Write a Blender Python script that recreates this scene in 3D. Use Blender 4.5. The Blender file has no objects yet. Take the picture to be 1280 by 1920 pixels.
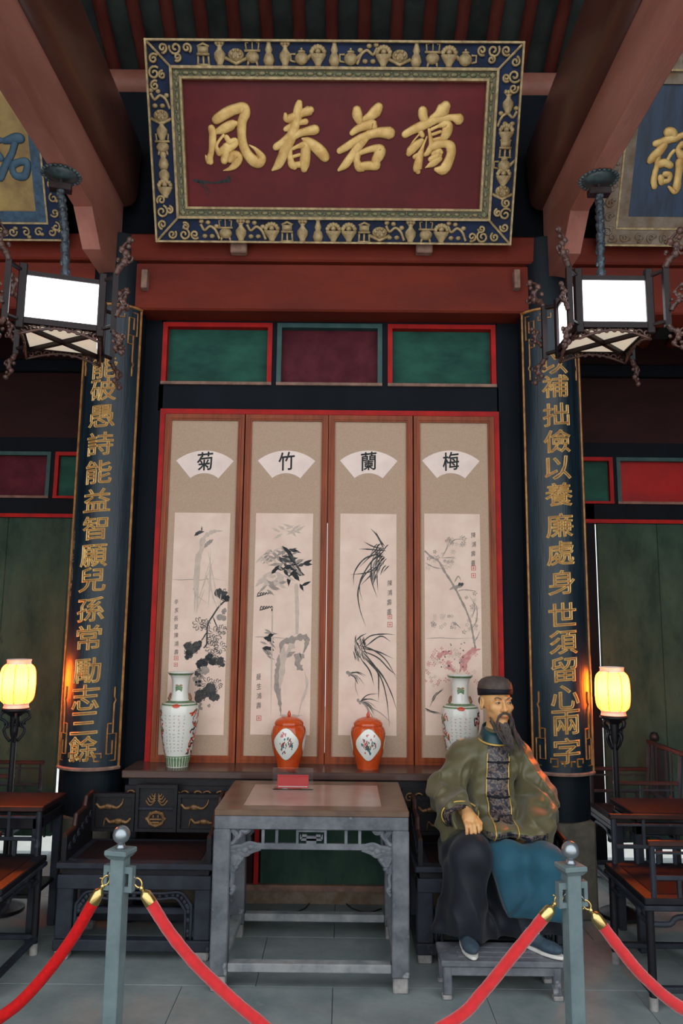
import bpy, bmesh, math, random
import numpy as np
from mathutils import Vector, Matrix
random.seed(7)
sc = bpy.context.scene
COL = sc.collection
R = math.radians

# ------------------------------------------------------------------ camera
F_PX, PITCH, ROLL, YAW, EYE = 1451.15, 0.14864, 0.01043, -0.00295, 1.7
_F = Vector((math.sin(YAW)*math.cos(PITCH), math.cos(YAW)*math.cos(PITCH), math.sin(PITCH)))
_r = Vector((math.cos(YAW), -math.sin(YAW), 0)); _u = _r.cross(_F)
_R = _r*math.cos(ROLL) + _u*math.sin(ROLL); _U = _u*math.cos(ROLL) - _r*math.sin(ROLL)
cam_d = bpy.data.cameras.new('camera'); cam = bpy.data.objects.new('camera', cam_d); COL.objects.link(cam)
cam_d.sensor_fit = 'VERTICAL'; cam_d.sensor_height = 36.0; cam_d.lens = 36.0*F_PX/1920
cam_d.clip_start = 0.05; cam_d.clip_end = 200
cam.matrix_world = Matrix(((_R.x, _U.x, -_F.x, 0), (_R.y, _U.y, -_F.y, 0), (_R.z, _U.z, -_F.z, EYE), (0, 0, 0, 1)))
sc.camera = cam
EYEV = Vector((0, 0, EYE))
def ray(u, v): return _F + _R*((u-640)/F_PX) + _U*((960-v)/F_PX)
def at(u, v, Y):                      # survey: photo pixel -> point on the upright plane at depth Y
    d = ray(u, v); return EYEV + d*(Y/d.y)
def at_plane(u, v, p0, n):
    d = ray(u, v); return EYEV + d*((p0-EYEV).dot(n)/d.dot(n))

# ------------------------------------------------------------------ world, exposure
w = bpy.data.worlds.new('overcast_sky'); sc.world = w; w.use_nodes = True
bg = w.node_tree.nodes['Background']; bg.inputs[0].default_value = (0.93, 0.97, 1.0, 1); bg.inputs[1].default_value = 1.25
vs = sc.view_settings
vs.view_transform = 'Standard'; vs.look = 'None'; vs.gamma = 1; vs.use_curve_mapping = False; vs.exposure = 0.72

# ------------------------------------------------------------------ materials
def srgb(c):
    return tuple((x/12.92 if x <= .04045 else ((x+.055)/1.055)**2.4) for x in [k/255 for k in c]) + (1,)
MATS = {}
def mat(name, c1, c2=None, rough=.55, metal=0, scale=6, stretch=(1, 1, 1), bump=0., bscale=40, detail=6, c3=None, spec=.5, sheen=0, coat=0, contrast=(.35, .65), emit=None, estr=0, trans=0, alpha=1):
    m = bpy.data.materials.new(name); m.use_nodes = True; nt = m.node_tree; N = nt.nodes; L = nt.links
    b = N['Principled BSDF']; b.inputs['Roughness'].default_value = rough; b.inputs['Metallic'].default_value = metal
    b.inputs['Specular IOR Level'].default_value = spec
    if sheen: b.inputs['Sheen Weight'].default_value = sheen
    if coat: b.inputs['Coat Weight'].default_value = coat; b.inputs['Coat Roughness'].default_value = .15
    if trans: b.inputs['Transmission Weight'].default_value = trans
    b.inputs['Base Color'].default_value = srgb(c1)
    tc = N.new('ShaderNodeTexCoord'); mp = N.new('ShaderNodeMapping'); mp.inputs['Scale'].default_value = stretch
    L.new(tc.outputs['Object'], mp.inputs['Vector'])
    if c2:
        n = N.new('ShaderNodeTexNoise'); n.inputs['Scale'].default_value = scale; n.inputs['Detail'].default_value = detail; n.inputs['Roughness'].default_value = .62
        r = N.new('ShaderNodeValToRGB'); L.new(mp.outputs[0], n.inputs['Vector']); L.new(n.outputs['Fac'], r.inputs[0])
        r.color_ramp.elements[0].position = contrast[0]; r.color_ramp.elements[1].position = contrast[1]
        r.color_ramp.elements[0].color = srgb(c1); r.color_ramp.elements[1].color = srgb(c2)
        if c3:
            e = r.color_ramp.elements.new(min(.99, contrast[1]+.1)); e.color = srgb(c3)
        L.new(r.outputs[0], b.inputs['Base Color'])
    if bump:
        n2 = N.new('ShaderNodeTexNoise'); n2.inputs['Scale'].default_value = bscale; n2.inputs['Detail'].default_value = 4
        L.new(mp.outputs[0], n2.inputs['Vector'])
        bp = N.new('ShaderNodeBump'); bp.inputs['Strength'].default_value = bump; bp.inputs['Distance'].default_value = .01
        L.new(n2.outputs['Fac'], bp.inputs['Height']); L.new(bp.outputs[0], b.inputs['Normal'])
    if emit:
        b.inputs['Emission Color'].default_value = srgb(emit); b.inputs['Emission Strength'].default_value = estr
    MATS[name] = m
    return m
mat('beam_red', (92, 42, 32), (116, 58, 44), rough=.45, scale=3, stretch=(1, .3, 1), bump=.15, bscale=120, spec=.35)
mat('beam_dark', (128, 78, 66), (164, 110, 96), rough=.5, scale=2.5, stretch=(1, .25, 1), bump=.15, bscale=60, spec=.3)
mat('beam_brown', (66, 38, 31), (90, 54, 45), rough=.32, scale=3, stretch=(1, .25, 1), bump=.1, bscale=60, spec=.4)
mat('tie_red', (116, 42, 26), (96, 34, 24), rough=.65, scale=4, stretch=(.4, 1, 1), bump=.2, bscale=90, spec=.2)
mat('rafter_red', (78, 34, 30), (98, 48, 40), rough=.3, scale=6, stretch=(1, .2, 1))
mat('roof_board', (26, 34, 34), (54, 62, 58), rough=.9, scale=3, c3=(18, 24, 25))
mat('navy', (10, 15, 22), (16, 22, 30), rough=.7, scale=4, stretch=(1, 1, .3), bump=.1, bscale=50, spec=.15)
mat('navy_column', (8, 14, 20), (16, 26, 34), rough=.55, scale=5, stretch=(2, 2, .3), bump=.15, bscale=30, spec=.2)
mat('board_lacquer', (11, 26, 36), (32, 54, 66), rough=.4, scale=7, stretch=(3, 3, .25), bump=.2, bscale=30, contrast=(.4, .8), c3=(52, 66, 70), spec=.45)
mat('green_panel', (24, 62, 54), (38, 88, 74), rough=.7, scale=7, stretch=(.5, 1, 1), bump=.15, bscale=100, spec=.2)
mat('green_door', (40, 64, 55), (64, 88, 74), rough=.8, scale=5, stretch=(1, 1, .5), bump=.2, bscale=60, c3=(30, 48, 43), spec=.15)
mat('maroon_panel', (70, 18, 30), (90, 32, 42), rough=.7, scale=8, bump=.15, bscale=100, spec=.2)
mat('red_panel', (168, 22, 20), (146, 18, 18), rough=.55, scale=6, spec=.3)
mat('red_trim', (176, 22, 18), (146, 16, 16), rough=.6, scale=9, spec=.25)
mat('teal_trim', (28, 66, 66), (50, 84, 80), rough=.6, scale=9)
mat('dust_ledge', (150, 116, 100), (110, 84, 74), rough=.85, scale=12)
mat('dark_red_board', (40, 16, 17), (52, 24, 23), rough=.7, scale=5, stretch=(.3, 1, 1), bump=.15, bscale=40, spec=.2)
mat('frame_wood', (152, 72, 34), (112, 48, 22), rough=.42, scale=8, stretch=(3, 3, .3), spec=.25)
mat('silk', (188, 160, 138), (172, 144, 122), rough=.85, scale=160, bump=.15, bscale=300)
mat('rice_paper', (232, 206, 190), (220, 190, 174), rough=.9, scale=5, c3=(208, 176, 150))
mat('fan_paper', (238, 218, 208), (228, 206, 198), rough=.9, scale=8)
mat('ink_black', (34, 36, 38), (52, 54, 56), rough=.9, scale=60)
mat('ink_dark', (82, 80, 78), (58, 58, 58), rough=.9, scale=60)
mat('ink_grey', (164, 150, 140), (140, 130, 122), rough=.9, scale=30)
mat('ink_pale', (204, 184, 170), (188, 170, 158), rough=.9, scale=30)
mat('ink_pink', (206, 150, 146), (190, 120, 120), rough=.9, scale=30)
mat('seal_red', (200, 96, 84), rough=.9)
mat('plaque_maroon', (88, 14, 20), (108, 24, 28), rough=.36, scale=3, bump=.06, bscale=20, contrast=(.45, .75), c3=(126, 54, 52), spec=.22)
mat('gold', (228, 192, 122), (196, 152, 84), rough=.42, metal=.25, scale=14, bump=.1, bscale=60)
mat('gilt_old', (190, 166, 120), (140, 116, 80), rough=.5, metal=.15, scale=25, bump=.3, bscale=90, c3=(116, 84, 62))
mat('gold_line', (176, 126, 66), (128, 80, 40), rough=.5, metal=.2, scale=20)
mat('letter_red', (150, 96, 48), (92, 52, 30), rough=.5, metal=.1, scale=20)
mat('plaque_blue', (26, 42, 74), (16, 24, 42), rough=.6, scale=6, spec=.2)
mat('strip_green', (88, 108, 80), (150, 132, 96), rough=.5, scale=40, metal=.2, c3=(130, 84, 70))
mat('plaque_yellow', (176, 146, 84), (132, 104, 62), rough=.6, scale=5, c3=(96, 72, 50), bump=.1)
mat('char_blue', (66, 100, 122), (50, 80, 104), rough=.5, scale=12)
mat('plaque_blue2', (36, 62, 92), (24, 38, 58), rough=.5, scale=5, stretch=(3, 1, .6), c3=(70, 94, 116))
mat('blue_border', (58, 92, 118), (36, 58, 80), rough=.6, scale=30)
mat('worn_border', (136, 122, 108), (110, 88, 66), rough=.7, scale=14, c3=(160, 92, 50))
mat('floor_stone', (138, 147, 147), (112, 123, 125), rough=.75, scale=3.2, bump=.18, bscale=24, c3=(152, 157, 155), spec=.3)
mat('floor_joint', (84, 92, 92), (74, 82, 84), rough=.9, scale=10)
mat('court_stone', (206, 206, 200), (184, 184, 178), rough=.9, scale=2)
mat('base_stone', (104, 98, 84), (80, 76, 68), rough=.85, scale=12, bump=.4, bscale=40)
mat('table_grey', (116, 118, 124), (80, 83, 90), rough=.6, scale=7, stretch=(1, 1, 1), bump=.12, bscale=70, c3=(160, 160, 162), contrast=(.36, .62), spec=.25)
mat('strip_base', (112, 104, 76), (84, 84, 64), rough=.55, scale=30)
mat('table_dust', (150, 152, 152), (112, 116, 120), rough=.75, scale=9, spec=.2)
mat('table_top', (112, 86, 68), (84, 64, 54), rough=.3, scale=7, bump=.05)
mat('table_marble', (176, 146, 132), (156, 126, 116), rough=.22, scale=3)
mat('worn_foot', (158, 154, 150), (112, 110, 112), rough=.8, scale=16)
mat('blackwood', (17, 16, 20), (28, 27, 33), rough=.45, scale=9, bump=.1, bscale=60, c3=(40, 40, 46), spec=.3)
mat('blackwood_dust', (46, 51, 61), (30, 32, 40), rough=.6, scale=8, bump=.1, bscale=60, c3=(78, 84, 94), spec=.3)
mat('rosewood_seat', (38, 24, 27), (28, 18, 21), rough=.65, scale=6, stretch=(.4, 2, 1), spec=.15)
mat('rosewood_edge', (62, 32, 26), (42, 25, 24), rough=.45, scale=9, spec=.3)
mat('carved_gold', (146, 108, 64), (96, 66, 44), rough=.5, metal=.3, scale=25, bump=.2)
mat('altar_top', (88, 64, 56), (64, 46, 44), rough=.25, scale=6, stretch=(.4, 2, 1))
mat('post_grey', (104, 120, 122), (86, 102, 106), rough=.55, scale=12, bump=.06, bscale=80, spec=.35)
mat('post_ball', (150, 158, 164), rough=.28, metal=.75)
mat('brass', (214, 190, 130), (190, 160, 96), rough=.22, metal=.9, scale=10)
mat('steel', (170, 174, 180), rough=.25, metal=.9)
mat('velvet_red', (190, 12, 14), (168, 7, 11), rough=.85, sheen=.06, scale=60, bump=.2, bscale=90, spec=.2)
mat('velvet_red_lit', (204, 30, 36), (184, 20, 26), rough=.75, sheen=.55, scale=24, bump=.3, bscale=60, c3=(220, 70, 74), spec=.3)  # same red velvet, with the pink cast of the light put into its colour
mat('porcelain', (226, 224, 216), (214, 212, 204), rough=.12, scale=3, coat=.4)
mat('porcelain_orange', (204, 84, 34), (188, 66, 24), rough=.16, scale=14, coat=.4)
mat('enamel_green', (74, 112, 84), (120, 140, 96), rough=.2, scale=60)
mat('enamel_red', (196, 70, 40), rough=.2)
mat('enamel_black', (40, 40, 44), rough=.25)
mat('enamel_teal', (52, 110, 116), rough=.25)
mat('enamel_pink', (196, 110, 110), rough=.25)
mat('enamel_brown', (130, 84, 54), rough=.3)
mat('lantern_wood', (40, 26, 26), (26, 20, 22), rough=.45, scale=14, bump=.1, spec=.25)
mat('lantern_wood2', (96, 64, 54), (60, 40, 38), rough=.34, scale=18, bump=.1)
mat('lantern_glass', (250, 250, 255), rough=.35, emit=(244, 247, 255), estr=2.6)
mat('lantern_floor_glass', (235, 226, 208), rough=.3, emit=(255, 240, 214), estr=.25)
mat('canopy_metal', (86, 104, 108), (50, 62, 66), rough=.45, metal=.4, scale=20)
mat('chain_dark', (40, 46, 52), (66, 76, 84), rough=.4, metal=.3, scale=60, bump=.4, bscale=90)
mat('lamp_trim', (240, 226, 216), (224, 200, 190), rough=.4, scale=20)
mat('lamp_rib', (190, 60, 30), rough=.5)
mat('skin', (222, 172, 112), (206, 150, 98), rough=.42, scale=14)
mat('lip', (170, 96, 78), rough=.45)
mat('eye_dark', (30, 24, 24), rough=.15)
mat('eye_white', (214, 196, 172), rough=.2)
mat('satin_olive', (100, 94, 62), (80, 76, 50), rough=.46, scale=7, sheen=.2, bump=.12, bscale=22, spec=.5, c3=(126, 118, 82))
mat('brocade', (40, 40, 52), (120, 104, 92), rough=.45, scale=46, detail=1.5, contrast=(.47, .53), c3=(66, 58, 62))
mat('collar_teal', (30, 74, 80), (22, 54, 64), rough=.4, scale=10)
mat('gold_piping', (214, 176, 92), rough=.4, metal=.3)
mat('skirt_teal', (34, 84, 102), (26, 68, 86), rough=.7, scale=4, bump=.1, bscale=200, sheen=.15, spec=.25)
mat('robe_black', (16, 19, 27), (26, 30, 40), rough=.6, scale=6, sheen=.1, spec=.3)
mat('shoe_cloth', (58, 78, 92), (48, 64, 78), rough=.8, scale=40)
mat('white_cloth', (218, 216, 210), rough=.8)
mat('hat_felt', (84, 72, 64), (66, 56, 52), rough=.75, scale=30, bump=.2)
mat('hat_band', (18, 20, 28), (26, 28, 36), rough=.65, scale=20, spec=.25)
mat('beard_hair', (60, 52, 50), (90, 80, 76), rough=.6, scale=30)
mat('card_red', (206, 46, 44), (190, 34, 38), rough=.5, scale=5)
mat('cable', (30, 32, 34), rough=.6)
mat('iron', (40, 36, 38), rough=.5, metal=.4)
# clear acrylic
m = bpy.data.materials.new('acrylic'); m.use_nodes = True; MATS['acrylic'] = m
b = m.node_tree.nodes['Principled BSDF']; b.inputs['Transmission Weight'].default_value = 1; b.inputs['Roughness'].default_value = .03; b.inputs['IOR'].default_value = 1.3; b.inputs['Base Color'].default_value = (.97, .96, .97, 1)
# lamp shade: thin orange cloth lit by the bulb inside
m = bpy.data.materials.new('lamp_shade'); m.use_nodes = True; MATS['lamp_shade'] = m
nt = m.node_tree; nt.nodes.remove(nt.nodes['Principled BSDF'])
tr = nt.nodes.new('ShaderNodeBsdfTranslucent'); tr.inputs[0].default_value = (1, .19, .013, 1)
df = nt.nodes.new('ShaderNodeBsdfDiffuse'); df.inputs[0].default_value = (.9, .2, .03, 1)
mx = nt.nodes.new('ShaderNodeMixShader'); mx.inputs[0].default_value = .25
nt.links.new(tr.outputs[0], mx.inputs[1]); nt.links.new(df.outputs[0], mx.inputs[2]); nt.links.new(mx.outputs[0], nt.nodes['Material Output'].inputs[0])

# ------------------------------------------------------------------ helpers
class MB:
    def __init__(s): s.v = []; s.f = []
    def add(s, vs, fs):
        o = len(s.v); s.v.extend([tuple(p) for p in vs]); s.f.extend([tuple(i+o for i in f) for f in fs]); return s
    def hexa(s, p):                      # 8 corners: bottom 4 ccw, top 4 ccw
        return s.add(p, [(0, 3, 2, 1), (4, 5, 6, 7), (0, 1, 5, 4), (1, 2, 6, 5), (2, 3, 7, 6), (3, 0, 4, 7)])
    def box(s, x0, x1, y0, y1, z0, z1):
        return s.hexa([(x0, y0, z0), (x1, y0, z0), (x1, y1, z0), (x0, y1, z0), (x0, y0, z1), (x1, y0, z1), (x1, y1, z1), (x0, y1, z1)])
    def cbox(s, x0, x1, y0, y1, z0, z1, c=.006):      # box with chamfered edges
        ix = (x0+c, x1-c); iy = (y0+c, y1-c); iz = (z0+c, z1-c); V = []
        ids = {}
        for ax in range(3):
            for sx in (0, 1):
                for sy in (0, 1):
                    for sz in (0, 1):
                        X = (x0, x1)[sx] if ax == 0 else ix[sx]; Y = (y0, y1)[sy] if ax == 1 else iy[sy]; Z = (z0, z1)[sz] if ax == 2 else iz[sz]
                        ids[(ax, sx, sy, sz)] = len(V); V.append((X, Y, Z))
        I = lambda a, x, y, z: ids[(a, x, y, z)]
        Fc = []
        for q in (0, 1):
            Fc.append([I(0, q, 0, 0), I(0, q, 1, 0), I(0, q, 1, 1), I(0, q, 0, 1)])
            Fc.append([I(1, 0, q, 0), I(1, 1, q, 0), I(1, 1, q, 1), I(1, 0, q, 1)])
            Fc.append([I(2, 0, 0, q), I(2, 1, 0, q), I(2, 1, 1, q), I(2, 0, 1, q)])
            for r_ in (0, 1):
                Fc.append([I(0, q, r_, 0), I(0, q, r_, 1), I(1, q, r_, 1), I(1, q, r_, 0)])
                Fc.append([I(1, 0, q, r_), I(1, 1, q, r_), I(2, 1, q, r_), I(2, 0, q, r_)])
                Fc.append([I(2, q, 0, r_), I(2, q, 1, r_), I(0, q, 1, r_), I(0, q, 0, r_)])
                for t in (0, 1): Fc.append([I(0, q, r_, t), I(1, q, r_, t), I(2, q, r_, t)])
        C = Vector(((x0+x1)/2, (y0+y1)/2, (z0+z1)/2)); out = []
        for f in Fc:
            a, b, c_ = [Vector(V[i]) for i in f[:3]]; n = (b-a).cross(c_-a)
            mid = sum((Vector(V[i]) for i in f), Vector())/len(f)
            out.append(f if n.dot(mid-C) > 0 else f[::-1])
        return s.add(V, out)
    def tube(s, pts, rad, n=8, cap=True, flat=None, up=None):
        pts = [Vector(p) for p in pts]; k = len(pts)
        if not hasattr(rad, '__len__'): rad = [rad]*k
        V = []; prev = None
        for i, p in enumerate(pts):
            t = (pts[min(i+1, k-1)]-pts[max(i-1, 0)])
            t = t.normalized() if t.length > 1e-9 else Vector((0, 0, 1))
            if up is not None:
                b_ = Vector(up); a = b_.cross(t)
                a = a.normalized() if a.length > 1e-6 else Vector((1, 0, 0)); 
            else:
                if prev is None:
                    a = t.orthogonal().normalized()
                else:
                    a = prev - t*prev.dot(t); a = a.normalized() if a.length > 1e-6 else t.orthogonal().normalized()
                prev = a; b_ = t.cross(a)
            fl = 1 if flat is None else flat
            for j in range(n):
                g = 2*math.pi*j/n
                V.append(p + a*(math.cos(g)*rad[i]) + b_*(math.sin(g)*rad[i]*fl))
        Fc = [(i*n+j, i*n+(j+1) % n, (i+1)*n+(j+1) % n, (i+1)*n+j) for i in range(k-1) for j in range(n)]
        if cap: Fc += [tuple(range(n))[::-1], tuple(range((k-1)*n, k*n))]
        return s.add(V, Fc)
    def lathe(s, prof, n=24, c=(0, 0, 0), sx=1, sy=1, a0=0, a1=2*math.pi):
        full = abs(a1-a0-2*math.pi) < 1e-6; m_ = n if full else n+1; V = []
        for (r_, z) in prof:
            for j in range(m_):
                g = a0+(a1-a0)*j/n; V.append((c[0]+r_*math.cos(g)*sx, c[1]+r_*math.sin(g)*sy, c[2]+z))
        Fc = []
        for i in range(len(prof)-1):
            for j in range(n):
                j2 = (j+1) % m_ if full else j+1
                Fc.append((i*m_+j, i*m_+j2, (i+1)*m_+j2, (i+1)*m_+j))
        if full:
            if prof[0][0] > 1e-5: Fc.append(tuple(range(m_))[::-1])
            if prof[-1][0] > 1e-5: Fc.append(tuple(range((len(prof)-1)*m_, len(prof)*m_)))
        return s.add(V, Fc)
    def ell(s, c, r_, n=10, m_=7):
        prof = [(math.sin(math.pi*i/m_), -math.cos(math.pi*i/m_)) for i in range(m_+1)]
        V = []
        for (q, z) in prof:
            for j in range(n):
                g = 2*math.pi*j/n; V.append((c[0]+q*math.cos(g)*r_[0], c[1]+q*math.sin(g)*r_[1], c[2]+z*r_[2]))
        return s.add(V, [(i*n+j, i*n+(j+1) % n, (i+1)*n+(j+1) % n, (i+1)*n+j) for i in range(m_) for j in range(n)])
    def plate(s, poly, y0, y1):          # polygon in x,z extruded between y0 (front) and y1
        n = len(poly)
        a = sum(poly[i][0]*poly[(i+1) % n][1]-poly[(i+1) % n][0]*poly[i][1] for i in range(n))
        if a < 0: poly = poly[::-1]
        V = [(x, y0, z) for x, z in poly]+[(x, y1, z) for x, z in poly]
        return s.add(V, [tuple(range(n)), tuple(range(n, 2*n))[::-1]]+[(i, i+n, (i+1) % n+n, (i+1) % n) for i in range(n)])
    def xf(s, M, start=0):
        for i in range(start, len(s.v)): s.v[i] = tuple(M @ Vector(s.v[i]))
        return s
    def mesh(s, name, smooth=False):
        me = bpy.data.meshes.new(name); me.from_pydata(s.v, [], s.f); me.update()
        if smooth: me.polygons.foreach_set('use_smooth', [True]*len(me.polygons))
        return me
    def build(s, name, m, parent=None, smooth=False, loc=None, rotz=0, auto=None):
        me = s.mesh(name, smooth); me.materials.append(MATS[m])
        o = bpy.data.objects.new(name, me); COL.objects.link(o)
        if parent is not None: o.parent = parent
        if loc is not None: o.location = loc
        if rotz: o.rotation_euler[2] = rotz
        if auto and smooth:
            try: me.set_sharp_from_angle(angle=R(auto))
            except Exception: pass
        return o
def tag(o, label=None, cat=None, group=None, kind=None):
    if label: o['label'] = label
    if cat: o['category'] = cat
    if group: o['group'] = group
    if kind: o['kind'] = kind
    return o
def thing(name, label, cat, loc=(0, 0, 0), rotz=0, group=None):
    o = bpy.data.objects.new(name, None); COL.objects.link(o); o.empty_display_size = .05
    o.location = loc; o.rotation_euler[2] = rotz
    return tag(o, label, cat, group)
def struct(name, mb, m, parent=None, **k):
    o = mb.build(name, m, parent, **k)
    if parent is None: o['kind'] = 'structure'
    return o
def inst(src, name, parent, loc, rotz=0, scale=None):
    o = src.copy(); o.name = name; COL.objects.link(o); o.parent = parent; o.location = loc; o.rotation_euler[2] = rotz
    if scale is not None: o.scale = scale
    return o
def crom(pts, sub=6):                   # Catmull-Rom through tuples of any length
    P = [np.array(p, float) for p in pts]; P = [2*P[0]-P[1]]+P+[2*P[-1]-P[-2]]; out = []
    for i in range(1, len(P)-2):
        for k in range(sub):
            t = k/sub; a, b, c, d = P[i-1:i+3]
            out.append(.5*((2*b)+(c-a)*t+(2*a-5*b+4*c-d)*t*t+(3*b-a-3*c+d)*t**3))
    out.append(P[-2]); return out
def ribbon(mb, pts, wid, y, jit=0):      # flat brush stroke in the x,z plane at depth y, seen from -y
    k = len(pts); V = []
    for i in range(k):
        a = pts[max(i-1, 0)]; b = pts[min(i+1, k-1)]; dx, dz = b[0]-a[0], b[1]-a[1]; l = math.hypot(dx, dz) or 1
        nx, nz = -dz/l, dx/l; h = wid[i]*(1+random.uniform(-jit, jit))
        V += [(pts[i][0]+nx*h, y, pts[i][1]+nz*h), (pts[i][0]-nx*h, y, pts[i][1]-nz*h)]
    mb.add(V, [(2*i+1, 2*i+3, 2*i+2, 2*i) for i in range(k-1)])
def disc(mb, x, z, r_, y, n=9, irr=.25):
    V = [(x, y, z)]+[(x+r_*(1+random.uniform(-irr, irr))*math.cos(2*math.pi*i/n), y, z+r_*(1+random.uniform(-irr, irr))*math.sin(2*math.pi*i/n)) for i in range(n)]
    mb.add(V, [(0, 1+i, 1+(i+1) % n) for i in range(n)])
# --- glyphs of the built-in font, as filled faces and as outline loops
_GL = {}
def glyph(ch, offset=.0):
    key = (ch, offset)
    if key in _GL: return _GL[key]
    cu = bpy.data.curves.new('glyph', 'FONT'); cu.body = ch; cu.size = 1; cu.resolution_u = 3; cu.offset = offset; cu.fill_mode = 'FRONT'
    o = bpy.data.objects.new('glyph', cu); COL.objects.link(o)
    dg = bpy.context.evaluated_depsgraph_get(); dg.update()
    me = o.evaluated_get(dg).to_mesh()
    V = np.array([v.co[:2] for v in me.vertices]) if len(me.vertices) else np.zeros((1, 2)); Fs = [tuple(p.vertices) for p in me.polygons]
    o.evaluated_get(dg).to_mesh_clear(); bpy.data.objects.remove(o); bpy.data.curves.remove(cu)
    c = (V.min(0)+V.max(0))/2; s_ = max((V.max(0)-V.min(0)).max(), .55); V = (V-c)/s_
    # weld
    mp_ = {}; idx = []
    NV = []
    for p in V:
        k = (round(p[0], 4), round(p[1], 4))
        if k not in mp_: mp_[k] = len(NV); NV.append(k)
        idx.append(mp_[k])
    Fs = [tuple(idx[i] for i in f) for f in Fs]; Fs = [f for f in Fs if len(set(f)) == len(f)]
    bmm = bmesh.new(); bv = [bmm.verts.new((p[0], p[1], 0)) for p in NV]
    for f in Fs:
        try: bmm.faces.new([bv[i] for i in f])
        except ValueError: pass
    for _ in range(3):
        es = [e for e in bmm.edges if abs(e.verts[0].co.x-e.verts[1].co.x) > .14]
        if not es: break
        bmesh.ops.subdivide_edges(bmm, edges=es, cuts=1); bmesh.ops.triangulate(bmm, faces=bmm.faces[:])
    bmm.verts.index_update(); NV = [(v.co.x, v.co.y) for v in bmm.verts]; Fs = [tuple(v.index for v in f.verts) for f in bmm.faces]; bmm.free()
    cnt = {}
    for f in Fs:
        for a, b in zip(f, f[1:]+f[:1]): cnt[(a, b)] = cnt.get((a, b), 0)+1
    loops = [(NV[a], NV[b]) for (a, b) in cnt if (b, a) not in cnt]
    _GL[key] = (NV, Fs, loops); return _GL[key]
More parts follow.
